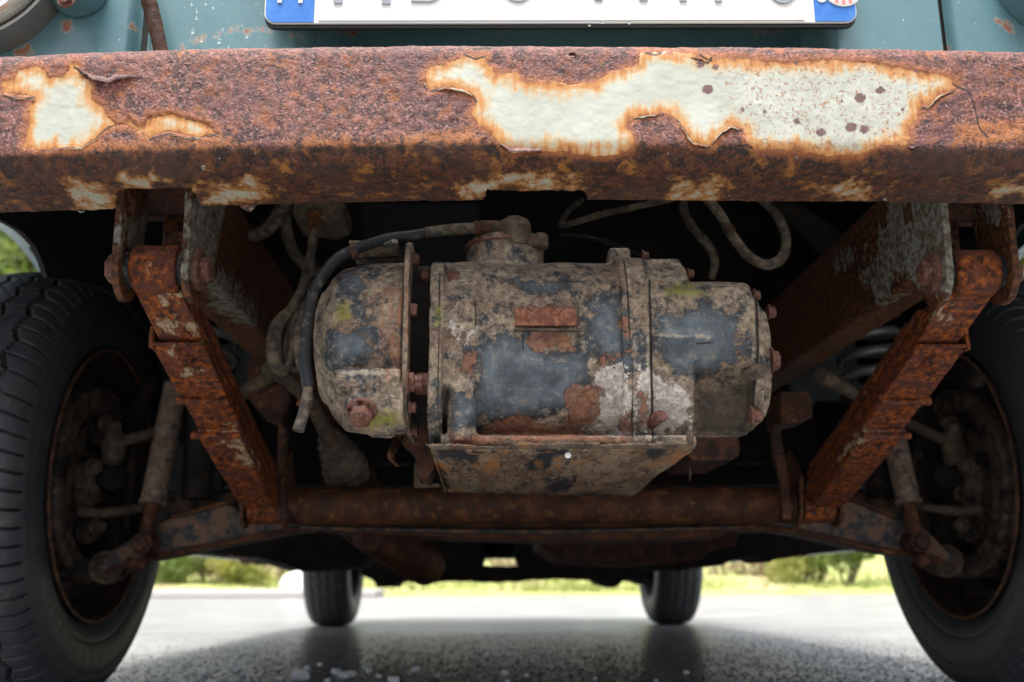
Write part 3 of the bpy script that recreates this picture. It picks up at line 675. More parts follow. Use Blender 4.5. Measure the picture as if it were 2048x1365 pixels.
rp = line([(378,73),(395,75),(440,66),(520,58),(560,68),(600,76),(640,78)], 1.0)+line([(262,52),(285,72),(300,108)], 2.6)+line([(362,88),(368,108)], 4)+[[(376,72),(388,70),(392,80),(380,82)], [(122,42),(140,45),(142,58),(126,60)], [(30,98),(60,95),(62,106),(25,106)],
     [(680,50),(715,50),(712,66),(680,68)], [(1510,50),(1560,44),(1562,66),(1515,72)], [(990,55),(1040,52),(1040,66),(1000,66)], [(1990,34),(2005,42),(2028,60),(2018,68),(2000,48)], [(1890,88),(1898,88),(1898,104),(1888,104)], [(1880,72),(1888,74),(1886,82),(1880,80)]]
for o in (cp, wl, wr): pjv = proj(co(o)); setattr_(o, 'rust', sd_poly(pjv, rp)/2300.)
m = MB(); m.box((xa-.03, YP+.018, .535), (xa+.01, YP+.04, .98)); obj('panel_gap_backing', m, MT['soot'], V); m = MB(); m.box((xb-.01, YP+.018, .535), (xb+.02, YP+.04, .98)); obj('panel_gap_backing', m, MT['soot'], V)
m = MB(); m.tube([at(288, -40, .768), at(298, 5, .768), at(305, 30, .770), at(324, 112, .772)], [.0062, .0066, .0066, .006], 16, 8); o = obj('bonnet_stay', m, MT['darkrust'], V); refine(o, 1, ((200, .0012),))
# headlight
def headlight(hc, r):
    h = MB(); h.lathe(hc, (0, -1, 0), [(-.05, r*.96), (-.02, r*1.0), (.004, r*1.0), (.010, r*.985), (.010, r*.95), (.0, r*.93)], 96); ho = obj('headlight', h, MT['darkchrome'], V)
    g = MB(); g.lathe(hc, (0, -1, 0), [(.0, r*.93), (.012, r*.925), (.017, r*.89), (.014, r*.85), (.017, r*.82), (.010, r*.79)], 96); obj('chrome_ring', g, MT['steel'], ho)
    g = MB(); g.lathe(hc, (0, -1, 0), [(.010, r*.79), (.020, r*.6), (.026, r*.3), (.028, 0)], 96); obj('headlight_lens', g, MT['lens'], ho, angle=80)
MT['darkchrome'] = plain('headlight_rim_dark', (.24, .23, .21), .32, .7, (200, .0005))
hc = at(-66, -80, .772); headlight(hc, 197/sc(.772, .65))
hc2 = at(2130, -62, .775); m = MB(); r2 = 138/sc(.775, .65); m.lathe(hc2, (0, -1, 0), [(-.01, r2*1.06), (.006, r2*1.02), (.018, r2*.96), (.022, r2*.9), (.012, r2*.84), (-.01, r2*.8)], 96); o = obj('headlight_surround', m, MT['teal'], V); zero_attrs(o, ['rust'])
m = MB(); m.lathe(hc2, (0, -1, 0), [(-.012, r2*.86), (.010, r2*.78), (.02, r2*.3), (.022, 0)], 64); obj('headlight_lens', m, MT['lens'], o)
ic = at(150, -30, .775); m = MB(); r3 = 52/sc(.775, .65); m.lathe(ic, (0, -1, 0), [(-.01, r3*1.1), (.012, r3), (.024, r3*.8), (.028, 0)], 48); o = obj('indicator', m, MT['teal'], V); zero_attrs(o, ['rust'])
m = MB(); m.hexb(at(133, 2, .755), (0, -1, .1), .0055, .005); obj('screw', m, MT['rustbolt'], o)

# ---- number plate
YQ = .7600
pl, pr = at(527, 40, YQ), at(1716, 40, YQ); zp0 = at(1120, 45, YQ).z; xc = (pl.x+pr.x)/2; hw = (pr.x-pl.x)/2; zp1 = zp0+.112
def roundrect(x0, x1, z0, z1, r, y, n=7):
    out = []
    for cx_, cz_, a0 in ((x1-r, z1-r, 0), (x0+r, z1-r, 90), (x0+r, z0+r, 180), (x1-r, z0+r, 270)):
        for k in range(n): a = math.radians(a0+90*k/(n-1)); out.append(Vector((cx_+r*math.cos(a), y, cz_+r*math.sin(a))))
    return out
def plate_y(y, x): return y+.012*((x-xc)/hw)**2*0
m = MB(); m.prism(roundrect(xc-hw, xc+hw, zp0-.0030, zp1, .010, YQ+.0035), roundrect(xc-hw, xc+hw, zp0-.0030, zp1, .010, YQ+.008)); plate = obj('number_plate', m, MT['platedark'], V, bevel=.001)
m = MB(); m.prism(roundrect(xc-hw, xc+hw, zp0, zp1, .010, YQ+.0012), roundrect(xc-hw, xc+hw, zp0, zp1, .010, YQ+.0034)); obj('plate_face', m, MT['platewhite'], plate, bevel=.0005)
m = MB(); m.prism(roundrect(xc-hw+.046, xc+hw-.046, zp0+.0022, zp0+.0034, .0005, YQ+.0002), roundrect(xc-hw+.046, xc+hw-.046, zp0+.0022, zp0+.0034, .0005, YQ+.002)); obj('plate_rib', m, MT['platewhite'], plate)
slp = (at(1716, 44, YQ).z-at(527, 46, YQ).z)/(2*hw)
def shear(o):
    for v in o.data.vertices: v.co.z += slp*(v.co.x-xc)
xL = at(627, 40, YQ).x; xR = at(1631, 40, YQ).x
def halfband(x0, x1, left, y0, y1):
    rr = roundrect(x0, x1, zp0+.0008, zp1-.001, .009, y0)
    for v in rr:
        if left and v.x > x1-.0095: v.x = x1; v.z = zp0+.0008 if v.z < (zp0+zp1)/2 else zp1-.001
        if not left and v.x < x0+.0095: v.x = x0; v.z = zp0+.0008 if v.z < (zp0+zp1)/2 else zp1-.001
    return rr, [Vector((v.x, y1, v.z)) for v in rr]
for x0, x1, lf in ((xc-hw+.0012, xL, True), (xR, xc+hw-.0012, False)):
    a, b = halfband(x0, x1, lf, YQ+.0004, YQ+.0018); m = MB(); m.prism(a, b); obj('plate_blue_band', m, MT['plateblue'], plate)
for o_ in [plate]+list(plate.children): shear(o_)
def letter(txt, px0, px1, pyb, hgt, mat, par, y=YQ+.0002, name='plate_character'):
    cu = bpy.data.curves.new('t', 'FONT'); cu.body = txt; cu.extrude = .0004; cu.size = 1; to = bpy.data.objects.new('t', cu); COL.objects.link(to)
    bpy.context.view_layer.update(); me = bpy.data.meshes.new_from_object(to.evaluated_get(bpy.context.evaluated_depsgraph_get())); bpy.data.objects.remove(to)
    n = len(me.vertices); a = np.empty(n*3, np.float32); me.vertices.foreach_get('co', a); a = a.reshape(-1, 3)
    lo, hi = a.min(0), a.max(0); A, B = at(px0, pyb, y), at(px1, pyb, y)
    nw = np.zeros_like(a); nw[:, 0] = A.x+(a[:, 0]-lo[0])/(hi[0]-lo[0])*(B.x-A.x); nw[:, 2] = A.z+(a[:, 1]-lo[1])/(hi[1]-lo[1])*hgt; nw[:, 1] = y-np.sign(a[:, 2])*.0004
    me.vertices.foreach_set('co', nw.ravel()); me.update(); me.materials.clear(); me.materials.append(mat); me.name = name
    o = bpy.data.objects.new(name, me); COL.objects.link(o); setpar(o, par)
for t_, a, b, y in (('M', 667, 781, 7), ('B', 822, 888, 4), ('S', 1008, 1066, 4), ('A', 1188, 1296, 1), ('H', 1359, 1444, 3), ('O', 1526, 1608, 7)): letter(t_, a, b, y, .075, MT['platechar'], plate)
letter('H', 555, 605, 6, .020, MT['platewhite'], plate, YQ-.0004, 'country_letter')
sc_ = at(1684, -22, YQ); m = MB(); m.lathe((sc_.x, YQ+.0001, sc_.z), (0, -1, 0), [(-.001, .0175), (.0006, .0175), (.0008, .0170), (.0008, 0)], 40); seal = obj('plate_seal', m, MT['platewhite'], plate)
m = MB()
for k in range(5):
    x = sc_.x-.012+k*.006; hgt = math.sqrt(max(0, .0155**2-(x-sc_.x)**2)); m.box((x-.0013, YQ-.0010, sc_.z-hgt), (x+.0013, YQ-.0007, sc_.z+hgt*.2))
m.add([], []); obj('plate_seal_stripes', m, MT['sealred'], plate)
s2c = at(1643, -4, YQ); m = MB(); m.lathe((s2c.x, YQ+.0001, s2c.z), (0, -1, 0), [(-.001, .0046), (.0006, .0046), (.0006, 0)], 24); obj('plate_seal', m, MT['platewhite'], plate)
# ================================================================ hangers, rails, springs (mirrored left/right)
def sx(s, pts): return [Vector((s*p[0], p[1], p[2])) for p in pts]
def yzprism(s, x0, x1, yz):                 # outline in the Y-Z plane, thickness along x
    m = MB(); m.prism([Vector((s*x0, y, z)) for y, z in yz], [Vector((s*x1, y, z)) for y, z in yz]); return m
def paint_at(o, polys, off=0., floor=-.05):
    pv = proj(co(o)); setattr_(o, 'paint', np.maximum(sd_poly(pv, polys)/2200.+off, floor))
def side(s):
    L = s < 0
    ey, ez, er = .900, .4535, .0225
    def arc(cy, cz, r, a0, a1, n): return [(cy+r*math.cos(math.radians(a0+(a1-a0)*k/n)), cz+r*math.sin(math.radians(a0+(a1-a0)*k/n))) for k in range(n+1)]
    # inner hanger plate, wide at the top
    yz = [(.866, .565)]+arc(ey, ez-.004, .029, 180, 330, 12)+[(.955, .475), (.99, .565)]
    ip_ = obj('spring_hanger', yzprism(s, .3495, .3565, yz), MT['bracket'], V, bevel=.0012); bake(ip_); refine(ip_, 4, ((120, .0010),))
    paint_at(ip_, [[(372, 400), (470, 400), (500, 500), (440, 560), (380, 560)]] if L else [[(1770, 400), (1875, 400), (1892, 500), (1890, 560), (1830, 540), (1790, 470)]], .004 if L else .016)
    yz = [(.868, .565)]+arc(ey, ez-.004, .027, 180, 350, 12)+[(.935, .50), (.945, .565)]
    op = obj('spring_hanger', yzprism(s, .413, .420, yz), MT['bracket'], V, bevel=.0012); bake(op); refine(op, 4, ((120, .0010),))
    paint_at(op, [[(245, 430), (300, 430), (300, 520), (245, 520)]] if L else [[(1960, 400), (2010, 400), (2010, 440), (1960, 440)]], .002)
    m = MB(); m.box((s*.3495, .93, .52), (s*.42, .95, .60)); obj('hanger_crosspiece', m, MT['darkrust'], V)
    for x, d in ((.3495, -1), (.420, 1)):
        m = MB(); m.lathe((s*x, ey, ez), (s*d, 0, 0), [(0, .0205), (.0035, .0205), (.0042, .019), (.0042, 0)], 40); wsh = obj('spring_bolt', m, MT['rustbolt'], ip_ if d < 0 else op, bevel=.0005)
        refine(wsh, 1, ((300, .0006),))
        m = MB(); m.hexb((s*x+s*d*.004, ey, ez), (s*d, .0, 0), .0125 if d < 0 else .014, .010, washer=False); o = obj('bolt_head', m, MT['rustbolt'], ip_ if d < 0 else op, bevel=.0014); bake(o); refine(o, 2, ((300, .0008),))
    # leaf spring
    def zl(y): return .4335-.362*(y-.9)+.10*(y-.9)*(y-1.36)         # under face of the main leaf
    wd = .0215; xc_ = .3855
    def leaf(y0, y1, off, th, w0, w1, n=30, nose=0.):
        m = MB(); rings = []
        for k in range(n+1):
            y = y0+(y1-y0)*k/n; z = zl(y)+off; xcc = xc_-.014*(y-.9)/.46; ww = w0+(w1-w0)*k/n
            zz = z-nose*math.exp(-((y-y0)/.004)**2)
            rings.append([Vector((s*(xcc-ww), y, zz)), Vector((s*(xcc+ww), y, zz)), Vector((s*(xcc+ww), y, z+th)), Vector((s*(xcc-ww), y, z+th))])
        m.loft(rings); return m
    sp = MB(); a = leaf(.902, 1.335, 0, .0062, wd, wd*.98)
    sp.v, sp.f = a.v, a.f; spring = obj('leaf_spring', sp, MT['spring'], V, bevel=.0012, bseg=2); bake(spring); refine(spring, 3, ((90, .0010), (300, .0006)))
    PP = [[(320, 560), (370, 560), (380, 600), (330, 600)], [(320, 640), (400, 640), (405, 665), (340, 665)]] if L else [[(1850, 600), (1950, 600), (1900, 660), (1820, 660)]]
    paint_at(spring, PP, .004 if L else -.006)
    m = MB(); m.lathe((s*(xc_-wd), ey, ez), (s, 0, 0), [(0, .012), (0, .0205), (.002, er), (2*wd-.002, er), (2*wd, .0205), (2*wd, .012)], 48); ye = obj('spring_eye', m, MT['spring'], spring, angle=50); refine(ye, 1, ((120, .0012),)); paint_at(ye, [[(290, 515), (330, 515), (330, 560), (290, 560)]] if L else [[(1900, 510), (1910, 510), (1910, 515)]], -.004)
    m = MB(); m.lathe((s*(xc_-wd-.006), ey, ez), (s, 0, 0), [(0, .008), (0, .018), (2*wd+.012, .018), (2*wd+.012, .008)], 32); obj('bush', m, MT['blackhose'], spring)
    for k, (y0, y1, th) in enumerate(((.915, 1.33, .006), (.94, 1.33, .006), (.97, 1.325, .006), (1.0, 1.32, .0055))):
        o = obj('leaf', leaf(y0, y1, .0082+.0086*k, th, wd*(1.0, .90, .98, .88)[k], wd*(.98, .90, .96, .88)[k]), MT['spring'], spring, bevel=.0009); bake(o); refine(o, 1, ((90, .0012),)); zero_attrs(o, ['paint'])
    for k, (y0, off, th, wf) in enumerate(((1.066, -.0095, .0085, 1.16), (1.122, -.0185, .0085, 1.12))):
        o = obj('leaf', leaf(y0, 1.318-.0*k, off, th, wd*wf, wd*.98, nose=.0022), MT['spring'], spring, bevel=.0018); bake(o); refine(o, 3, ((90, .0014), (300, .0008)))
        paint_at(o, [[(430, 860), (470, 855), (520, 930), (490, 935)], [(400, 780), (440, 785), (440, 800), (410, 800)]] if L else [[(1640, 935), (1690, 910), (1760, 870), (1740, 860), (1680, 880), (1630, 920)]], .002)
    for y0, off in ((1.068, -.0085), (1.124, -.0172)):
        xcc = xc_-.014*(y0-.9)/.46; m = MB(); m.tube([(s*(xcc-wd*1.12), y0, zl(y0)+off), (s*(xcc), y0-.001, zl(y0)+off-.001), (s*(xcc+wd*1.42), y0, zl(y0)+off)], [.0042, .0038, .0044], 12, 5); o = obj('leaf_end', m, MT['spring'], spring); refine(o, 1, ((160, .0016),)); zero_attrs(o, ['paint'])
    # clamp with an upturned lip and its rivet
    m = MB(); rings = []
    for k in range(16):
        y = .968+.098*k/15; z = zl(y)-.0065-(.0035*math.exp(-((y-.968)/.003)**2)); xcc = xc_-.014*(y-.9)/.46
        rings.append([Vector((s*(xcc-.0235), y, z)), Vector((s*(xcc+.0275), y, z)), Vector((s*(xcc+.0275), y, z+.004)), Vector((s*(xcc-.0235), y, z+.004))])
    m.loft(rings); cl = obj('spring_clamp', m, MT['spring'], spring, bevel=.001); bake(cl); refine(cl, 3, ((100, .0012), (300, .0007)))
    paint_at(cl, [[(340, 735), (400, 735), (400, 760), (360, 755)], [(320, 690), (350, 690), (350, 720), (330, 715)]] if L else [[(1800, 700), (1830, 690), (1820, 720)]], .0)
    m = MB(); y = .972; z = zl(y); xcc = xc_; m.box((s*(xcc+.0235), y-.003, z-.010), (s*(xcc+.0275), y+.020, z+.012)); o = obj('clamp_ear', m, MT['spring'], spring, bevel=.001); zero_attrs(o, ['paint'])
    y = .996; m = MB(); m.lathe((s*xc_, y, zl(y)-.006), (0, -.36, -1), [(0, .0105), (.003, .0102), (.006, .007), (.0072, 0)], 28); o = obj('rivet', m, MT['spring'], spring); zero_attrs(o, ['paint'])
    # rear shackle on the cross tube
    ly, lz, lx = 1.362, .268, .3725
    m = MB(); m.lathe((s*(lx-.021), ly, lz), (s, 0, 0), [(0, .014), (0, .0235), (.042, .0235), (.042, .014)], 40); o = obj('shackle_bush', m, MT['spring'], V, angle=50); refine(o, 1, ((100, .0014),)); zero_attrs(o, ['paint'])
    for x in (lx-.030, lx+.0245):
        yz = [(1.325, .305)]+arc(ly, lz-.002, .027, 175, 350, 10)+[(1.40, .31), (1.37, .345)]
        o = obj('shackle_plate', yzprism(s, x, x+.0055, yz), MT['bracket'], V, bevel=.001); bake(o); refine(o, 3); zero_attrs(o, ['paint'], -.03)
    m = MB(); m.hexb((s*(lx-.030), ly, lz), (-s, 0, 0), .012, .012); obj('shackle_bolt', m, MT['rustbolt'], V, bevel=.001)
    # chassis rail running back
    rz0 = .474
    m = MB(); m.prism([Vector((s*x, .935, z)) for x, z in ((.352, rz0-.012), (.398, rz0-.012), (.398, .575), (.352, .575))], [Vector((s*x, 4.2, z)) for x, z in ((.352, rz0+.03), (.398, rz0+.03), (.398, .60), (.352, .60))])
    rl = obj('chassis_rail', m, MT['bracket'], V, bevel=.004); md = rl.modifiers.new('s', 'SUBSURF'); md.subdivision_type = 'SIMPLE'; md.levels = 0; bake(rl)
    bm = bmesh.new(); bm.from_mesh(rl.data); 
    for yc in np.concatenate([np.linspace(.94, 1.6, 60), np.linspace(1.7, 4.1, 12)]): bmesh.ops.bisect_plane(bm, geom=bm.verts[:]+bm.edges[:]+bm.faces[:], plane_co=(0, yc, 0), plane_no=(0, 1, 0))
    for zc in np.linspace(.445, .57, 12): bmesh.ops.bisect_plane(bm, geom=bm.verts[:]+bm.edges[:]+bm.faces[:], plane_co=(0, 0, zc), plane_no=(0, 0, 1))
    bm.to_mesh(rl.data); bm.free(); displace(rl, ((25, .003), (100, .0015)))
    paint_at(rl, [[(390, 590), (440, 520), (470, 560), (520, 640), (500, 660)]] if L else [[(1780, 400), (1880, 400), (1880, 560), (1800, 560), (1760, 620), (1730, 560)], [(1640, 520), (1700, 500), (1690, 540)]], .0, -.045)
    # coil spring and its seat
    cq = at(1738, 700, 1.50) if not L else at(416, 665, 1.50); cx_, cy_ = abs(cq.x), 1.50
    pts = [Vector((s*(cx_+.043*math.cos(t)), cy_+.043*math.sin(t), .460+.0046*t)) for t in np.linspace(0, 2*math.pi*5.2, 120)]
    m = MB(); m.tube(pts, .0075, 12, 1); obj('coil_spring', m, MT['coil'], V)
    m = MB(); m.lathe((s*cx_, cy_, .450), (0, 0, -1), [(0, .050), (.008, .050), (.02, .030), (.10, .022), (.16, .022)], 32); obj('spring_seat', m, MT['dark'], V)
    # damper
    top, bot = (at(352, 770, 1.47), at(296, 1052, 1.44)) if L else (at(1772, 800, 1.47), at(1826, 1050, 1.44)); dr = (bot-top).normalized()
    m = MB(); m.tube([top, top+dr*.10, bot-dr*.035], .0175, 24, 4); m.tube([bot-dr*.036, bot-dr*.031], .0192, 24, 0); da = obj('shock_absorber', m, MT['shock'], V); refine(da, 1, ((120, .0012),))
    m = MB(); m.tube([bot-dr*.04, bot+dr*.02], .0105, 16, 0); obj('damper_rod', m, MT['tube'], da)
    m = MB(); m.lathe(bot+dr*.025+Vector((0, -.012, 0)), (0, 1, 0), [(0, .006), (0, .012), (.005, .015), (.04, .015), (.04, .006)], 28); m.hexb(bot+dr*.025+Vector((0, -.012, 0)), (0, -1, 0), .011, .010); m.hexb(bot+dr*.048+Vector((0, -.008, 0)), (.2*s, -.3, -1), .012, .012); o = obj('damper_mount', m, MT['darkrust'], da, bevel=.001)
    # lower arm: pressed sheet with a bottom flange
    if L: fr = [(258,1123),(205,1150),(196,1128),(225,1100),(262,1078),(300,1050),(345,1035),(400,1022),(455,1006),(492,1030),(560,1042),(655,1040),(700,1042),(700,1052),(655,1052),(564,1064),(470,1082),(380,1100),(300,1116)]
    else: fr = [(1862,1113),(1905,1138),(1914,1116),(1885,1092),(1868,1072),(1835,1048),(1790,1035),(1735,1012),(1668,990),(1640,1030),(1560,1040),(1470,1040),(1430,1040),(1430,1050),(1470,1052),(1560,1058),(1620,1068),(1700,1085),(1780,1103)]
    m = MB(); m.pxprism(fr if not L else fr[::-1], 1.46, 1.56); ar = obj('lower_arm', m, MT['arm'], V, bevel=.004)
    lo = [(212,1148),(258,1124),(300,1117),(380,1101),(470,1083),(564,1065),(655,1053),(720,1047)] if L else [(1900,1136),(1862,1114),(1780,1104),(1700,1086),(1620,1069),(1560,1059),(1470,1053),(1410,1049)]
    m = MB(); m.tube([at(x, y, 1.452) for x, y in lo], .0042, 8, 4); o = obj('arm_flange', m, MT['tube'], ar); refine(o, 1, ((100, .003),))
    up = [(345,1035),(400,1020),(455,1004)] if L else [(1790,1034),(1735,1011),(1668,988)]
    m = MB(); m.tube([at(x, y, 1.456) for x, y in up], .003, 8, 4); obj('arm_flange', m, MT['tube'], ar)
    bk = [(330,985),(400,978),(470,985),(470,1010),(330,1040)] if L else [(1668,978),(1740,980),(1800,992),(1810,1040),(1668,1020)]
    m = MB(); m.pxprism(bk, 1.55, 1.66); obj('arm_web', m, MT['arm'], ar, bevel=.004)
    # hub, backing plate, joints inside the wheel
    rot = Matrix.Rotation(math.radians(-1 if L else 1), 4, 'Z')
    def hb(p): return Vector((-.7505 if L else .742, YF, ZW))+rot@Vector((s*(p[0]-.040), p[1], p[2]))
    ax = rot@Vector((-s, 0, 0))
    kn = MB(); kn.lathe(hb((-.008, 0, 0)), ax, [(-.05, .150), (.022, .150), (.028, .146), (.028, .118), (.020, .112), (-.01, .108), (-.01, .094), (.014, .092), (.014, .060), (.03, .055), (.045, .04), (.05, 0)], 64)
    hub = obj('brake_backplate', kn, MT['drum'], V, angle=30); refine(hub, 1, ((60, .002),))
    m = MB()
    m.tube([hb((-.055, -.02, -.03)), hb((-.075, -.01, -.10)), hb((-.085, .0, -.135))], [.022, .018, .016], 14, 4); m.tube([hb((-.055, 0, .03)), hb((-.085, .0, .12)), hb((-.10, .02, .17))], [.020, .015, .014], 14, 4)
    m.tube([hb((-.055, 0, 0)), hb((-.075, -.06, .005))], .022, 14, 0); o = obj('steering_knuckle', m, MT['dark'], V); remesh(o, .004, 3, disp=((50, .004),))
    bj = at(212, 1135, 1.50) if L else at(1893, 1122, 1.50); m = MB(); m.hexb(bj, (-s*.55, -1, .0),   .018, .022); m.lathe(bj+Vector((0, .03, 0)), (-s*.5, -1, 0), [(-.03, .012), (-.02, .022), (.02, .021), (.032, .016)], 24); o = obj('ball_joint', m, MT['grime'], V, bevel=.001)
    for q, r_, ln in (((-.055, -.085, .015), .010, .016), ((-.055, -.05, .085), .010, .02), ((-.06, -.06, -.07), .009, .015)):
        m = MB(); m.hexb(hb(q), (-s*.8, -.6, 0), r_, ln); obj('knuckle_nut', m, MT['grime'], hub, bevel=.001)
    m = MB(); m.tube([hb((-.05, -.095, -.05)), hb((-.085, -.10, -.052)), hb((-.115, -.07, -.045)), hb((-.15, -.03, -.03))], [.008, .007, .007, .009], 12, 4); obj('caliper_pipe', m, MT['grime'], hub)
    # steering arm and tie rod
    if L: tr = [(228,882,1.50),(262,878,1.50),(375,845,1.50),(450,815,1.50),(500,778,1.46),(548,748,1.42)]
    else: tr = [(1905,885,1.50),(1870,872,1.50),(1800,838,1.50),(1720,795,1.46),(1690,778,1.40),(1640,752,1.36)]
    m = MB(); m.tube([at(*q) for q in tr], [.011, .0085, .0085, .0085, .010, .012], 14, 5); ro = obj('tie_rod', m, MT['grime'], V); refine(ro, 1, ((80, .003),))
    c0 = at(*tr[0]); m = MB(); m.hexb(c0, (0, -.2, 1), .012, .028); m.lathe(c0, (0, 0, -1), [(-.012, .014), (.005, .018), (.03, .016), (.036, .008)], 20); obj('rod_end', m, MT['grime'], ro)
    # pale inner wing pieces glimpsed behind the spring
    if L: polys = [([(462,650),(540,650),(535,760),(475,790)], 1.75, 'greyblue'), ([(340,880),(385,860),(395,985),(345,985)], 2.0, 'liner'), ([(395, 860), (500, 860), (500, 985), (395, 985)], 2.1, 'dark')]
    else: polys = [([(1560,700),(1720,640),(1720,800),(1640,800),(1600,830)], 1.75, 'greyblue'), ([(1662,905),(1727,880),(1727,975),(1655,975)], 1.9, 'greyblue'), ([(1730, 820), (1790, 820), (1800, 985), (1730, 985)], 2.1, 'dark')]
    for pq, Yq, mk in polys: m = MB(); m.pxprism(pq, Yq, Yq+.02); obj('inner_wing_patch', m, MT[mk], V, bevel=.002)
    # wheelhouse liner, body side
for s in (-1, 1): side(s)

# ---- body shell: sides with arches, sills, floor, bonnet, cab
def arch_side(s):
    m = MB(); xo = .865; R_ = .43; cy, cz = YF, .305
    top = 1.0; arcp = [(cy+R_*math.cos(a), cz+R_*math.sin(a)) for a in np.linspace(math.pi*.80, -.06*math.pi, 40)]
    up = [(.82+(4.85-.82)*k/39, top) for k in range(40)]
    lowp = [(.84, .27)]+[arcp[0]]
    # strip above the arch and panels fore and aft
    o = len(m.v); n = 40
    for (ya, za), (yb, zb_) in zip(arcp, [(cy-R_+2*R_*k/39, top) for k in range(40)]): m.v += [(s*xo, ya, za), (s*xo, yb, zb_)]
    for k in range(n-1): m.f.append((o+2*k, o+2*k+1, o+2*k+3, o+2*k+2))
    a0, a1 = arcp[0], arcp[-1]
    m.add([(s*xo, .86, .57), (s*xo, a0[0], a0[1]), (s*xo, cy-R_, top), (s*xo, .86, top)], [(0, 1, 2, 3)])
    m.add([(s*xo, a1[0], a1[1]), (s*xo, a1[0]+.02, .245), (s*xo, 4.0, .245), (s*xo, 4.0, top), (s*xo, cy+R_, top)], [(0, 1, 2, 3, 4)])
    m.add([(s*xo, 4.0, .62), (s*xo, 4.85, .62), (s*xo, 4.85, top), (s*xo, 4.0, top)], [(0, 1, 2, 3)])
    o1 = obj('body_side', m, MT['teal'], V, smooth=False, solid=.02); zero_attrs(o1, ['rust'])
    m = MB()      # tub over the wheel
    for k in range(40): ya, za = arcp[max(k, 16)]; m.v += [(s*(xo-.004), ya, za), (s*.60, ya+(ya-cy)*.06, za+.05)]
    for k in range(16, 39): m.f.append((2*k, 2*k+1, 2*k+3, 2*k+2))
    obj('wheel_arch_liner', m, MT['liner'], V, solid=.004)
    def onx(px, py): r = ray(px, py); return Vector((CX, 0, CH))+r*((s*.60-CX)/r.x)
    edge = [(-60,425),(-20,434),(0,442),(40,464),(65,492),(80,525),(90,556),(140,560),(205,578),(262,618),(305,680),(335,760),(350,880)] if s < 0 else [(2110,425),(2070,436),(2046,450),(2028,474),(2014,510),(2006,556),(1960,562),(1895,590),(1840,635),(1800,700),(1775,780),(1765,880)]
    el_ = [onx(*q) for q in edge]; pp = el_+[Vector((s*.60, 2.4, el_[-1].z)), Vector((s*.60, 2.4, 1.0)), Vector((s*.60, .80, 1.0)), Vector((s*.60, .80, el_[0].z))]
    m = MB(); m.add(pp, [tuple(range(len(pp)))]); obj('inner_wing', m, MT['liner'], V, smooth=False, solid=.006)
    m = MB(); m.add([(s*.60, 2.0, .30), (s*.86, 2.0, .28), (s*.86, 2.0, 1.0), (s*.60, 2.0, 1.0)], [(0, 1, 2, 3)]); obj('footwell_panel', m, MT['liner'], V, smooth=False, solid=.004)
for s in (-1, 1): arch_side(s)
m = MB(); m.box((-.865, .80, 1.0), (.865, 4.85, 1.02)); m.box((-.80, 1.9, 1.02), (.80, 4.8, 1.65)); m.box((-.865, 4.83, .62), (.865, 4.85, 1.0)); o = obj('body_shell', m, MT['teal'], V, bevel=.01); zero_attrs(o, ['rust'])
rg = random.Random(3)
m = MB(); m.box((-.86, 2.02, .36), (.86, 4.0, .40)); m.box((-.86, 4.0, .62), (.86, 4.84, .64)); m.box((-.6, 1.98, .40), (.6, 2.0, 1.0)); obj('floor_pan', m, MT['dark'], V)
for s in (-1, 1):   # ragged sills
    m = MB(); pts = []; n = 60
    fr = []
    for k in range(n): y = 2.0+2.0*k/(n-1); fr.append(Vector((s*.80, y, .252+rg.uniform(-.008, .006)-.02*(rg.random() < .06))))
    fr += [Vector((s*.80, 4.0, .38)), Vector((s*.80, 2.0, .38))]; m.prism(fr, [Vector((v.x+s*.05, v.y, v.z)) for v in fr]); obj('sill', m, MT['darkrust'], V, smooth=False)
# ragged outriggers / floor edges seen between the arms and the rear tyres
def rag(poly, n=6, j=3):
    out = []
    for a, b in zip(poly, poly[1:]+poly[:1]):
        L = max(1, int(math.dist(a, b)/n))
        for k in range(L): t = k/L; out.append((a[0]*(1-t)+b[0]*t+rg.uniform(-j, j)*.4, a[1]*(1-t)+b[1]*t+rg.uniform(-j, j)))
    return out
def part_px(name, poly, Y0, Y1, mk, j=0, bev=.003):
    m = MB(); m.pxprism(rag(poly, 8, j) if j else poly, Y0, Y1); return obj(name, m, MT[mk], V, smooth=False, bevel=0 if j else bev)
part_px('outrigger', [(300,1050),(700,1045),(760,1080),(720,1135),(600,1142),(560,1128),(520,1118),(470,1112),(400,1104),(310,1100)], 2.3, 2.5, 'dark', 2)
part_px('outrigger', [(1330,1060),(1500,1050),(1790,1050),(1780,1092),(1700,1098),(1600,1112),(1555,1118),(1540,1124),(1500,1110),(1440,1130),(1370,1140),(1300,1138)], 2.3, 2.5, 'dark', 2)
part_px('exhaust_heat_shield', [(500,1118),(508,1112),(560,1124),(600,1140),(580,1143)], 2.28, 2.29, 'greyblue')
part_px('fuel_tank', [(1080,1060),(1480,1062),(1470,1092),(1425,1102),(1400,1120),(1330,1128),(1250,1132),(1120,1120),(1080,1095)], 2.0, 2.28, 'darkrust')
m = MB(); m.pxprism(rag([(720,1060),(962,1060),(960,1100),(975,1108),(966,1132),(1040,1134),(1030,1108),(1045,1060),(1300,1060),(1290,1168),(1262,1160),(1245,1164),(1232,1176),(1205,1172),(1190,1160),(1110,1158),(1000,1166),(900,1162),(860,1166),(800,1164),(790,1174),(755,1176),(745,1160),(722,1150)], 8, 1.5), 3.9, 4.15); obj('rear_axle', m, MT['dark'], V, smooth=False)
m = MB(); m.tube([(-.66, 4.3, .32), (.66, 4.3, .32)], .05, 20, 0); obj('rear_axle_tube', m, MT['dark'], V)
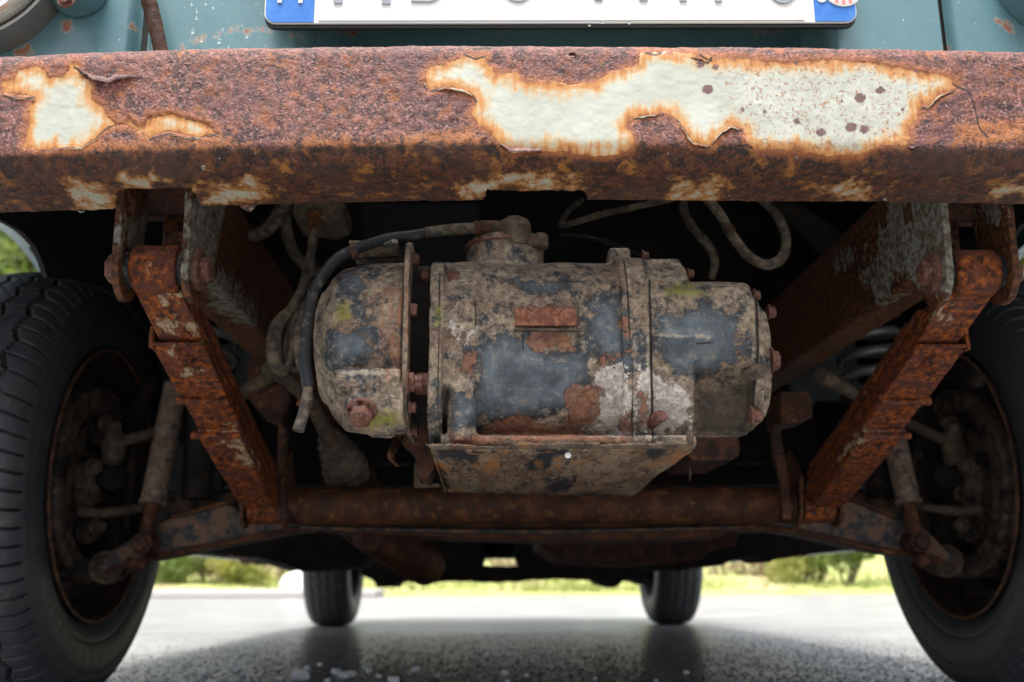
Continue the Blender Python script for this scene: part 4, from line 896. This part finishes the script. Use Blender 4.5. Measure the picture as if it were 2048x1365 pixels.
# exhaust
m = MB(); m.tube([at(705, 1035, 1.75), at(760, 1075, 1.78), at(830, 1118, 1.84), at(858, 1135, 1.88)], [.036, .037, .037, .034], 26, 6); o = obj('exhaust_pipe', m, MT['tube'], V); refine(o, 1, ((40, .004),))

# ---- cross tube and crossmember under it
m = MB(); m.tube([(-.345, 1.385, .271), (.345, 1.385, .271)], .0255, 40, 0, True); o = obj('cross_tube', m, MT['tube'], V)
bm = bmesh.new(); bm.from_mesh(o.data)
for xq in np.linspace(-.34, .34, 110): bmesh.ops.bisect_plane(bm, geom=bm.verts[:]+bm.edges[:]+bm.faces[:], plane_co=(xq, 0, 0), plane_no=(1, 0, 0))
bm.to_mesh(o.data); bm.free(); displace(o, ((30, .002), (110, .0016)))
part_px('crossmember', [(560,1044),(1600,1042),(1560,1058),(1480,1054),(1440,1074),(1300,1080),(1100,1082),(900,1076),(700,1066),(620,1056)], 1.46, 1.60, 'tube')
part_px('crossmember_lip', [(600,1052),(900,1058),(1100,1060),(1480,1052),(1480,1058),(1100,1068),(900,1066),(600,1058)], 1.44, 1.462, 'arm')
part_px('subframe_block', [(1370,872),(1470,868),(1480,880),(1480,910),(1465,920),(1385,922),(1368,905)], 1.15, 1.3, 'darkrust')
part_px('radiator_bracket', [(1560,782),(1615,782),(1626,800),(1626,835),(1612,842),(1560,850)], 1.35, 1.42, 'tube')
part_px('subframe_bracket', [(1545,845),(1560,850),(1580,960),(1585,1040),(1565,1040),(1562,960),(1545,900)], 1.33, 1.345, 'darkrust')
part_px('subframe_bracket', [(556,840),(575,860),(568,960),(575,1040),(556,1040),(552,960)], 1.33, 1.345, 'darkrust')
part_px('mounting_plate', [(500,700),(570,690),(580,800),(560,850),(530,840),(490,790)], 1.45, 1.47, 'darkrust')
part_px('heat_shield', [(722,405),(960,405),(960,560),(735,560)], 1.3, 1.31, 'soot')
part_px('chassis_gusset', [(1540,405),(1600,405),(1760,520),(1700,560),(1620,480)], 1.5, 1.52, 'dark')
part_px('steering_box', [(590,405),(690,402),(686,425),(655,438),(620,432),(600,438),(585,425)], 1.05, 1.12, 'grime', 2)
part_px('lamp_bracket', [(395,398),(470,398),(520,400),(512,412),(500,424),(488,420),(470,404),(440,412),(400,410)], .80, .802, 'bracket')
part_px('bracket_arm', [(218,366),(245,370),(268,400),(268,440),(240,405)], .88, .89, 'bracket')
for nm in ('lamp_bracket', 'bracket_arm'):
    zero_attrs(bpy.data.objects[nm], ['paint'], -.005)
m = MB(); m.tube([at(470, 452, 1.10), at(510, 470, 1.10), at(545, 448, 1.08), at(572, 400, 1.05)], [.008, .008, .008, .008], 12, 6); obj('bracket_loop', m, MT['hose'], V)

# ================================================================ THE GEARBOX / ENGINE CASING
YG = .865; yc = YG+.085
def X(px, Y=YG): return at(px, 700, Y).x
def Z(py, Y=YG): return at(1100, py, Y).z
def xs_(m, x0, x1, t, b, ry=.075, n=2.8, Yc=yc, t0=1., t1=1., top_Y=None):
    zt_ = Z(t, Yc-.03); zb_ = Z(b, Yc-.035); return m.xsec(X(x0, Yc-ry), X(x1, Yc-ry), Yc, (zt_+zb_)/2, ry, (zt_-zb_)/2, n, t0=t0, t1=t1)
m = MB()
xs_(m, 880, 1262, 522, 888, .083, 2.5)
xs_(m, 857, 884, 535, 905, .088, 4)                      # left flange
xs_(m, 884, 952, 560, 760, .086, 2.4)                     # swell behind flange
xs_(m, 1246, 1302, 520, 892, .092, 3.2)                   # middle flange ring
m.box((X(1238), yc-.035, Z(540, yc)), (X(1284), yc+.0, Z(498, yc-.03)))
xs_(m, 1300, 1388, 532, 888, .080, 3.2)
xs_(m, 1300, 1515, 573, 768, .086, 3.4)
xs_(m, 1380, 1508, 650, 862, .058, 2.4, yc+.012)
xs_(m, 1508, 1530, 578, 860, .078, 2.6); xs_(m, 1530, 1545, 600, 842, .068, 2.4)
m.box((X(1300), yc-.05, Z(580, yc)), (X(1384), yc+.02, Z(530, yc-.03)))
m.lathe((X(1010, yc), yc+.005, Z(540, yc)), (0, 0, 1), [(-.02, 0), (-.02, .043), (.0, .040), (.022, .0385), (.030, .0345), (.034, .0)], 48)
# lower left column and sole
m.tube([Vector((X(925), YG+.012, Z(772))), Vector((X(925), YG+.012, Z(885)))], .013, 20, 0)
m.xsec(X(884), X(1388), YG+.058, Z(880), .052, .007, 4)
m.box((X(862), YG+.004, Z(775)), (X(948), YG+.03, Z(762)))
# ribs
m.tube([Vector((X(1300), YG-.001, Z(672))), Vector((X(1430), YG+.001, Z(676)))], .0035, 10, 0)
m.tube([Vector((X(865), YG+.001, Z(655))), Vector((X(940), YG+.004, Z(655)))], .006, 10, 0)
case = obj('gearbox', m, MT['cast'], V)
remesh(case, .0021, 5, disp=((22, .0035), (90, .0014), (300, .0007)))
def cast_attrs(o, Y=YG):
    P_ = co(o); pv = proj(P_); k = sc(Y, .37)
    blue = [[(952,690),(1000,655),(1060,655),(1100,700),(1160,700),(1200,720),(1180,760),(1150,800),(1140,830),(1090,830),(1050,845),(1000,850),(950,860),(905,840),(910,790),(948,775),(942,730)],
            [(1160,600),(1250,580),(1265,700),(1290,740),(1240,760),(1200,720),(1170,680)], [(1305,620),(1420,600),(1500,640),(1500,700),(1480,740),(1420,760),(1330,750),(1305,700)],
            [(1010,560),(1110,540),(1150,590),(1060,600)], [(650,660),(750,640),(770,720),(660,740)], [(690,530),(760,540),(740,600),(680,590)], [(905,780),(945,780),(945,860),(900,860)], [(885, 830), (870, 760), (880, 900)]]
    wht = [[(1200,735),(1245,725),(1262,790),(1262,860),(1225,870),(1190,868),(1195,820),(1185,770)], [(1150,860),(1190,845),(1262,860),(1262,888),(1200,885)], [(1265,750),(1300,740),(1380,790),(1385,860),(1300,870),(1270,840)], [(905,655),(950,660),(950,672),(900,670)]]
    rst = [[(900,870),(1190,862),(1262,876),(1262,892),(900,894)],[(1140,780),(1160,770),(1200,775),(1197,830),(1180,850),(1120,850),(1130,820)], [(980,845),(1030,830),(1080,845),(1150,855),(1190,868),(1120,884),(1000,880),(960,865)], [(1028,613),(1154,613),(1154,650),(1028,650)], [(1060,670),(1140,665),(1145,700),(1090,705),(1050,690)],
           [(1240,640),(1262,640),(1260,670),(1244,660)], [(1260,700),(1230,720),(1180,740),(1200,720)], [(930,710),(952,715),(945,750),(915,750)], [(1240,840),(1262,820),(1262,860),(1240,860)], [(1275,780),(1292,775),(1300,850),(1275,850)]]
    moss = [[(668,610),(695,600),(700,640),(675,645)], [(1325,575),(1380,565),(1420,590),(1340,592)], [(870,610),(885,610),(882,650),(870,645)], [(700,840),(790,820),(800,850),(720,860)]]
    stk = [[(765,600),(808,580),(808,750),(780,740)]]
    setattr_(o, 'blue', np.maximum(sd_poly(pv, blue)/k, -.009)); setattr_(o, 'white', sd_poly(pv, wht)/k); setattr_(o, 'rust', sd_poly(pv, rst)/k); setattr_(o, 'moss', sd_poly(pv, moss)/k); setattr_(o, 'streak', sd_poly(pv, stk)/k)
    sm_ = line([(879,545),(879,660),(876,780),(880,888)], 1.6)+line([(1248,520),(1256,600),(1264,740),(1264,888)], 1.8)+line([(1299,560),(1302,700),(1306,888)], 2.2)+line([(1512,585),(1516,700),(1508,780),(1502,858)], 2.4)+line([(950,600),(952,655)], 1.4)+line([(1158,605),(1158,648)], 1.4)+line([(1046,668),(1046,702)], 1.5)+line([(697,518),(800,514)], 1.6)+line([(1428,685),(1392,688)], 1.5)
    setattr_(o, 'oil', sd_poly(pv, [[(1392,775),(1510,768),(1520,870),(1392,870)],[(880,768),(905,780),(900,890),(880,890)],[(1000,886),(1250,890),(1250,896),(1000,896)],[(640,800),(700,850),(700,870),(640,850)]])/k)  # recesses and undersides that get the painted shade and dirt
    setattr_(o, 'seam', sd_poly(pv, sm_)/k)
    rd_ = line([(1254,525),(1262,600),(1270,740),(1270,886)], 1.8)+line([(1294,560),(1297,700),(1300,880)], 1.6)+line([(1305,671),(1420,675)], 2.6)+line([(1504,620),(1508,700),(1500,765)], 2)+line([(680,745),(800,747)], 3)+line([(885,664),(885,540)], 1.2)
    setattr_(o, 'ridge', sd_poly(pv, rd_)/k)
cast_attrs(case)
def bolt(px, py, Y, axis, rpx, hpx, par, mk='rustbolt', washer=True, name='bolt'):
    k = sc(Y, .38); m = MB(); m.hexb(at(px, py, Y), axis, rpx/k, hpx/k, washer); o = obj(name, m, MT[mk], par, bevel=.0012); bake(o); refine(o, 1, ((250, .0009),)); return o
for px, py, Y, ax_, r_, h_ in ((858, 552, .90, (-1, 0, 0), 13, 16), (897, 556, .885, (1, 0, 0), 15, 22), (1374, 549, .90, (1, 0, 0), 10, 14), (1284, 512, .92, (1, 0, 0), 9, 14), (1505, 592, .90, (1, 0, 0), 9, 16),
                               (1535, 625, .90, (1, 0, 0), 12, 16), (1540, 722, .885, (1, 0, 0), 20, 18), (1500, 832, .885, (1, 0, 0), 14, 24), (1506, 588, .89, (1, 0, 0), 8, 14), (835, 862, .92, (-1, 0, 0), 9, 14)): bolt(px, py, Y, ax_, r_, h_, case)
m = MB(); k = sc(.86, .37); m.lathe(at(1520, 742, .868), (.35, -1, 0), [(-.02, 15/k), (.0, 15/k), (.004, 13/k), (.005, 0)], 28); o = obj('cap_screw', m, MT['grime'], case)
m = MB(); m.lathe(at(1318, 835, .868), (.2, -1, .1), [(-.02, 13/k), (.004, 13/k), (.007, 10/k), (.007, 0)], 24); o = obj('cap_screw', m, MT['rustbolt'], case)
# cover seams
def seam(pts, r=.0011, mk='soot', par=case): m = MB(); m.tube([at(*p) for p in pts], r, 6, 3); obj('seam', m, MT[mk], par)
# name plate
a, b = at(1030, 615, YG-.006), at(1153, 650, YG-.006); m = MB(); m.box((a.x, YG-.004, b.z), (b.x, YG+.01, a.z)); npl = obj('name_plate', m, MT['npl'] if 'npl' in MT else MT['rustbolt'], case, bevel=.0006); bake(npl); refine(npl, 4, ((200, .0008),))
m = MB(); a, b = at(1028, 656, YG-.004), at(1162, 661, YG-.004); m.box((a.x, YG-.003, b.z), (b.x, YG+.01, a.z)); obj('name_plate_ledge', m, MT['grime'], case, bevel=.0005)
# filler neck ring, elbow and union
nk = Vector((X(1010, yc), yc+.005, Z(540, yc))); 
m = MB(); m.lathe(nk, (0, 0, 1), [(.020, .038), (.021, .0405), (.0245, .0405), (.0255, .036)], 48); obj('neck_ring', m, MT['rustbolt'], case)
k = sc(.93, .5); el = at(1030, 455, .93)
m = MB(); m.lathe(el-Vector((0, 0, 22/k)), (0, 0, 1), [(-.01, 0), (-.01, 32/k), (20/k, 32/k), (34/k, 28/k), (42/k, 14/k), (44/k, 0)], 36); m.tube([el-Vector((0, 0, 2/k)), el+Vector((-50/k, 0, -1/k))], 15/k, 20, 0); m.lathe(at(1080, 478, .93), (0, 0, 1), [(-.01, 0), (-.01, 18/k), (8/k, 18/k), (10/k, 0)], 24)
o = obj('elbow', m, MT['grime'], case); remesh(o, .0018, 3, disp=((120, .0018),))
# bell cover
m = MB(); bc = Vector((0, yc-.004, Z(680, yc-.04)))
kk = sc(yc-.04, .39); bprof = [(622, 40), (620, 95), (626, 118), (640, 128), (650, 150), (672, 172), (705, 181), (800, 185), (808, 185)]
m.lathe(Vector((0, yc-.004, bc.z)), (1, 0, 0), [(X(622, YG+.02), 0)]+[(X(a_, YG+.02), b_/kk*.955) for a_, b_ in bprof]+[(X(808, YG+.02), 0)], 72)
m.box((X(678), YG-.014, Z(782)), (X(806), YG+.05, Z(742))); m.xsec(X(700), X(812), YG+.022, Z(808), .034, .020, 3.5)
m.lathe((X(724), YG+.008, Z(862)), (0, 0, 1), [(0, 0), (0, .014), (.004, .017), (.03, .017), (.03, .0)], 28); m.xsec(X(740), X(786), YG+.02, Z(835), .024, .014, 2.6)
m.box((X(700, yc), yc-.045, Z(520, yc)), (X(800, yc), yc+.02, Z(497, yc-.02)))
bell = obj('bell_cover', m, MT['cast'], V); remesh(bell, .0020, 6, disp=((25, .004), (90, .0014), (300, .0007))); cast_attrs(bell)
# pair of flange plates on its right
zt_, zb_ = Z(500, yc-.03), Z(868, yc-.03)
def plate_ring(xa_, xb_, ry, mk, name, par):
    m = MB(); m.xsec(X(xa_, YG+.0), X(xb_, YG+.0), yc, (zt_+zb_)/2, ry, (zt_-zb_)/2, 4.2); o = obj(name, m, mk, par, bevel=.001); return o
o = plate_ring(806, 816, .093, MT['cast'], 'cover_flange', bell); bake(o); refine(o, 2, ((100, .0012),)); cast_attrs(o)
plate_ring(803.5, 806.5, .0905, MT['soot'], 'gasket', bell)
m = MB(); m.xsec(X(816, .90), X(858, .90), yc, (zt_+zb_)/2, .055, (zt_-zb_)/2*.86, 3); obj('clutch_housing_recess', m, MT['dark'], V)
for px, py, Y, r_, h_ in ((817, 521, .90, 14, 22), (815, 620, .868, 13, 20), (815, 765, .862, 20, 14), (823, 765, .862, 15, 22), (818, 815, .868, 11, 14)): bolt(px, py, Y, (1, 0, 0), r_, h_, bell)
m = MB(); m.lathe(at(842, 768, .885), (1, 0, 0), [(-.008, .006), (-.004, .010), (.010, .010), (.014, .006)], 20); obj('stud', m, MT['rustbolt'], bell)
dz = bolt(724, 818, .852, (0, -.62, -.78), 23, 36, bell, 'rustbolt', True, 'drain_plug')
m = MB(); m.box((X(690, .95), .95, Z(600, .95)), (X(790, .95), .97, Z(500, .93))); 

# ---- torn tray under the casing
A, B, C_, D = at(862, 897, .860), at(1386, 895, .860), at(1264, 991, 1.25), at(890, 984, 1.23)
m = MB(); nx_, ny_ = 70, 40
for i in range(nx_+1):
    for j in range(ny_+1):
        u, v = i/nx_, j/ny_; p = A.lerp(B, u).lerp(D.lerp(C_, u), v); 
        p.z += .010*max(0, 1-u*14)**2*(v > .0)*v; p.z += .0012*math.sin(u*17)*math.sin(v*9); m.v.append(tuple(p))
for i in range(nx_):
    for j in range(ny_): a_ = i*(ny_+1)+j; m.f.append((a_, a_+1, a_+ny_+2, a_+ny_+1))
tray = obj('sump_tray', m, MT['tray'], V, solid=.002)
m = MB(); rows = [[], [], []]; R_ = random.Random(8)
for i in range(141):
    u = i/140; p = A.lerp(B, u); h = .0022+.0022*abs(math.sin(u*13+1))*R_.uniform(.4, 1)+(.0025 if .3 < u < .64 or u > .85 else 0)*R_.uniform(.5, 1)
    if .16 < u < .30: h *= .35
    if u > .975: h = .016*R_.uniform(.7, 1)
    jx = R_.uniform(-.0012, .0012); rows[0].append(p+Vector((0, -.0005, -.001))); rows[1].append(p+Vector((jx, -.002+R_.uniform(-.001, .001), h*.5))); rows[2].append(p+Vector((jx*2, .0005+R_.uniform(-.0015, .0015), h)))
m.loft(rows, closed=False, cap=False); obj('torn_lip', m, MT['grime'], tray, solid=.0012)
m = MB(); p0, p1 = C_, D; m.add([p0, p1, p1+Vector((0, .0, .05)), p0+Vector((0, 0, .05))], [(0, 1, 2, 3)]); m.add([A, D, D+Vector((0, 0, .05)), A+Vector((-.005, 0, .004))], [(0, 1, 2, 3)]); obj('tray_wall', m, MT['tray'], tray, smooth=False, solid=.0015)
m = MB(); m.lathe(at(1136, 911, .884), (0, -1, -.2), [(-.001, .003), (.001, .0026), (.0016, 0)], 9); o = obj('ice_chip', m, MT['snow']); tag(o, 'tiny white ice chip stuck to the tray front below the casing', 'ice')
m = MB(); m.lathe(at(715, 496, .90), (0, -.3, 1), [(-.002, .0035), (.001, .0035), (.003, .002), (.0034, 0)], 10); o = obj('ice_chip', m, MT['snow']); tag(o, 'tiny white ice chip on top of the round bell cover beside the black hose', 'ice')
# rusty shred hanging left of the tray
m = MB(); m.tube([at(800, 850, 1.02), at(798, 880, 1.02), at(782, 905, 1.0), at(784, 918, 1.0), at(796, 932, .99)], [.004, .005, .004, .003, .0008], 6, 5); o = obj('rust_shred', m, MT['tube'], V); refine(o, 1, ((150, .003),))
for nm_, q0, q1, rr_ in (('hose_clip', (700,507,.899), (712,503,.90), 14), ('hose_clip', (612,640,.8755), (611.5,652,.8745), 13.5), ('hose_clip', (1455,455,1.0), (1462,467,1.0), 14), ('hose_clip', (604,800,1.10), (614,812,1.10), 18)):
    m = MB(); m.tube([at(*q0), at(*q1)], rr_/2200, 18, 0); obj(nm_, m, MT['darkrust'], V)
part_px('starter_motor', [(800,852),(865,852),(870,930),(852,960),(838,950),(826,900),(800,880)], 1.05, 1.12, 'darkrust', 1.5)
part_px('engine_bracket', [(828,925),(838,930),(842,966),(880,966),(880,972),(828,974)], 1.12, 1.14, 'grime')

# ---- hoses
def hose(name, pts, r, mk, disp=((90, .0016),), seg=14):
    m = MB(); m.tube([at(*p) for p in pts], [x/2200 for x in r] if isinstance(r, (list, tuple)) else r/2200., seg, 8); o = obj(name, m, MT[mk], V)
    if disp: displace(o, disp)
    return o
h1 = hose('vent_hose', [(952,457,.925),(900,460,.92),(840,468,.915),(780,478,.91),(735,490,.905),(680,515,.895),(640,560,.885),(620,610,.876),(611,670,.87),(610,730,.868),(617,775,.866)], [11]*3+[12]*8, 'blackhose')
hose('hose_sleeve', [(955,457,.924),(910,459,.92),(850,466,.915)], [12.5, 12.5, 12], 'hose').parent = h1
m = MB(); m.hexb(at(985, 455, .925), (-1, 0, 0), 15/2150, 34/2150, False); m.tube([at(948, 457, .925), at(962, 456, .925)], 15/2150, 16, 0); obj('hose_union', m, MT['tube'], h1, bevel=.0008)
hose('hose_tail', [(616,770,.866),(614,800,.864),(606,830,.862),(596,862,.86)], [9, 11, 11, 11], 'hose').parent = h1
hose('brake_hose', [(630,432,1.06),(626,480,1.06),(614,540,1.07),(598,600,1.08),(585,650,1.08),(575,700,1.08),(590,740,1.07)], 11, 'hose')
m = MB(); m.hexb(at(630, 428, 1.055), (0, 0, -1), 16/2000, 36/2000); obj('hose_union', m, MT['tube'], V)
hose('coolant_hose', [(572,400,1.12),(572,450,1.12),(585,500,1.13),(610,530,1.14),(640,545,1.16)], 15, 'hose')
hose('brake_hose', [(612,560,1.05),(585,615,1.05),(555,650,1.05),(548,690,1.05),(552,725,1.05),(570,745,1.06)], [10,11,17,18,20,14], 'hose')
hose('brake_hose', [(625,520,1.07),(605,600,1.06),(590,650,1.05),(586,700,1.05),(575,740,1.05)], 10, 'hose')
hose('speedometer_cable', [(622,600,1.02),(600,650,1.02),(597,700,1.02),(604,745,1.03)], [7, 11, 11, 8], 'hose')
hose('steering_shaft', [(540,735,1.24),(580,765,1.28),(620,805,1.32),(652,865,1.38),(668,895,1.42)], [x*1.35 for x in (20,15,16,17,18)], 'grime')
m = MB(); a_, b_ = at(656, 868, 1.41), at(704, 965, 1.46); ax_ = b_-a_; L_ = ax_.length; pf = []
for k in range(161):
    t = k/160; r_ = 22+24*min(1, t*1.5)+(4.6*math.sin(t*14*math.pi)*(1 if .05 < t < .85 else .15)); pf.append((t*L_, r_/1470))
m.lathe(a_, ax_, [(0, .005)]+pf+[(L_, .005)], 40); obj('rubber_bellows', m, MT['bellow'], V)
m = MB(); m.tube([b_-ax_.normalized()*.004, b_+ax_.normalized()*.10], .036, 28, 0); obj('steering_rack_end', m, MT['darkrust'], V, bevel=.002)
hose('fuel_pipe', [(1345,398,1.0),(1280,412,1.02),(1200,430,1.04),(1140,448,1.05),(1118,450,1.055)], 8, 'hose')
hose('fuel_pipe', [(1120,450,1.06),(1135,425,1.1),(1165,400,1.12)], 7, 'hose')
hose('heater_hose', [(1370,395,1.12),(1368,420,1.12),(1385,455,1.12),(1415,490,1.12),(1430,520,1.13),(1424,555,1.15)], [10,11,12,12,11,9], 'hose')
hose('looped_hose', [(1410,392,1.0),(1440,430,1.0),(1470,480,1.0),(1500,515,1.0),(1535,530,1.0),(1565,515,1.01),(1572,480,1.02),(1562,445,1.03),(1535,410,1.05),(1500,385,1.06)], [12]*8+[10, 9], 'hose')
hose('wiring_loom', [(1120,470,1.1),(1200,480,1.1),(1300,520,1.08)], 6, 'blackhose')
hose('drip_tube', [(1376,925,1.2),(1380,945,1.2),(1379,962,1.2)], 3, 'hose')

# ================================================================ wheels
def tyre_mesh(nang=1500, name='tyre', tread=True):
    ctl = [(-.070, .204), (-.078, .207), (-.088, .225), (-.0955, .250), (-.096, .272), (-.092, .292), (-.086, .304), (-.080, .3125), (-.070, .3195), (-.050, .3245), (-.025, .3268), (0, .3275)]
    ctl = ctl+[(-a, b) for a, b in ctl[-2::-1]]; C = np.array(ctl); dd = np.r_[0, np.cumsum(np.hypot(*np.diff(C, axis=0).T))]
    n = 150 if tread else 40; t = np.linspace(0, dd[-1], n); W = np.interp(t, dd, C[:, 0]); R = np.interp(t, dd, C[:, 1])
    ker = np.array([1, 2, 3, 2, 1])/9.; Wp = np.convolve(np.pad(W, 2, 'edge'), ker, 'valid'); Rp = np.convolve(np.pad(R, 2, 'edge'), ker, 'valid')
    th = np.linspace(0, 2*math.pi, nang, endpoint=False); T, Wg = np.meshgrid(th, Wp, indexing='ij'); Rg = np.repeat(Rp[None], nang, 0)
    arcp = T*.325
    if tread:
        def groove(d, w_): return np.clip(1-(np.abs(d)/w_)**4, 0, 1)
        per = .0245; tri = np.abs(((arcp/(per*2)) % 1)-.5)*2-.5
        dep = np.zeros_like(T)
        for w0, gw in ((-.050, .0032), (.050, .0032), (-.017, .0026), (.017, .0026)): dep = np.maximum(dep, groove(Wg-w0-tri*.009, gw)*.0075)
        ph = (arcp+np.abs(Wg)*.25) % per; lat = groove(ph-per/2, .0019)
        dep = np.maximum(dep, lat*.0065*((np.abs(Wg) > .053) & (Rg > .296)))
        ph2 = (arcp+Wg*.9+.4*tri*per) % (per*1.0); dep = np.maximum(dep, groove(ph2-per/2, .0013)*.0055*((np.abs(Wg) > .020) & (np.abs(Wg) < .047)))
        ph3 = (arcp-Wg*1.2) % per; dep = np.maximum(dep, groove(ph3-per/2, .0013)*.0055*(np.abs(Wg) < .014))
        dep = np.maximum(dep, groove(Rg-.286, .0012)*.0010+groove(Rg-.236, .001)*.0014+groove(Rg-.222, .0008)*.0010)
        dep = dep+.0007*(np.sin(arcp*900) > 0)*((Rg > .276) & (Rg < .284) & (np.abs(Wg) > .08))+.0009*((np.sin(arcp*230)*np.sin(arcp*71+1) > .15) & (Rg > .252) & (Rg < .266) & (np.abs(Wg) > .08) & (np.sin(arcp*9) > .1))
        R0 = Rg.copy(); Rg = Rg-dep*(R0 > .29)*1.0; Wg = Wg+np.sign(Wg)*-1*dep*((R0 <= .312) & (np.abs(Wg) > .078))*.8
    P_ = np.stack([Wg, Rg*np.cos(T), Rg*np.sin(T)], -1).reshape(-1, 3)
    I = np.arange(nang*n).reshape(nang, n); J = np.roll(I, -1, 0); Fq = np.stack([I[:, :-1], J[:, :-1], J[:, 1:], I[:, 1:]], -1).reshape(-1, 4)
    me = bpy.data.meshes.new(name); me.from_pydata(P_.tolist(), [], Fq.tolist()); me.update(); me.materials.append(MT['rubber'])
    a_ = me.attributes.new('shoulder', 'FLOAT', 'POINT'); a_.data.foreach_set('value', np.clip((Rp[None].repeat(nang, 0).ravel()-.285)/.02, 0, 1).astype(np.float32))
    me.polygons.foreach_set('use_smooth', [True]*len(me.polygons)); me.set_sharp_from_angle(angle=math.radians(35)); return me
ty_hi = tyre_mesh()
def rim_mesh():
    m = MB(); prof_ = [(-.086, .205), (-.087, .2095), (-.083, .2095), (-.080, .203), (-.068, .197), (-.055, .192), (-.03, .186), (.03, .178), (.07, .182), (.085, .200)]
    m.lathe((0, 0, 0), (1, 0, 0), [(a_, b_) for a_, b_ in prof_], 120)
    ns = 120; rr = [.179, .168, .150, .135, .10, .06]; xx = [.030, .028, .020, .012, .012, .02]
    o = len(m.v)
    for k in range(ns):
        a_ = 2*math.pi*k/ns
        for r_, x_ in zip(rr, xx): m.v.append((x_, r_*math.cos(a_), r_*math.sin(a_)))
    for k in range(ns):
        for j in range(5):
            if j == 1 and (k % 12) in (0, 1, 2, 3): continue
            a0 = o+k*6+j; b0 = o+((k+1) % ns)*6+j; m.f.append((a0, b0, b0+1, a0+1))
    return m
rm = obj('rim', rim_mesh(), MT['rim'], None); rme = rm.data; bpy.data.objects.remove(rm)
me_t = MB(); me_t.lathe((0, 0, 0), (1, 0, 0), [(-.03, .0), (-.03, .14), (.01, .14), (.01, 0)], 40)
_q = MB(); _q.tube([Vector((-.0855, .2072*math.cos(a), .2072*math.sin(a))) for a in np.linspace(0, 2*math.pi, 181)], .0028, 8, 1, False); _o = obj('rim_edge', _q, MT['rimedge']); displace(_o, ((120, .002),)); re_me = _o.data; bpy.data.objects.remove(_o)
def wheel(x, y, z, rotz, hi=True, spin=0.):
    e = bpy.data.objects.new('wheel', None); COL.objects.link(e); e.empty_display_size = .1
    e.parent = V; e.matrix_parent_inverse = Matrix.Translation(-Vector(V.location)); e.location = (x, y, z); e.rotation_euler = (spin, 0, rotz)
    for nm, me in (('tyre', ty_hi), ('rim', rme), ('rim_edge', re_me)):
        o = bpy.data.objects.new(nm, me); COL.objects.link(o); o.parent = e
    if not hi:
        o = obj('brake_drum', me_t, MT['dark']); o.parent = e
    return e
wheel(-.7505, YF, ZW, math.radians(180), True, .3)
wheel(.742, YF, ZW, 0, True, .5)
wheel(-.715, 4.38, .325, math.pi, False); wheel(.715, 4.38, .325, 0, False)
for s in (-1, 1):
    m = MB(); m.box((s*.80, 3.6, .30), (s*.83, 3.62, .62)); obj('mudflap', m, MT['blackhose'], V)
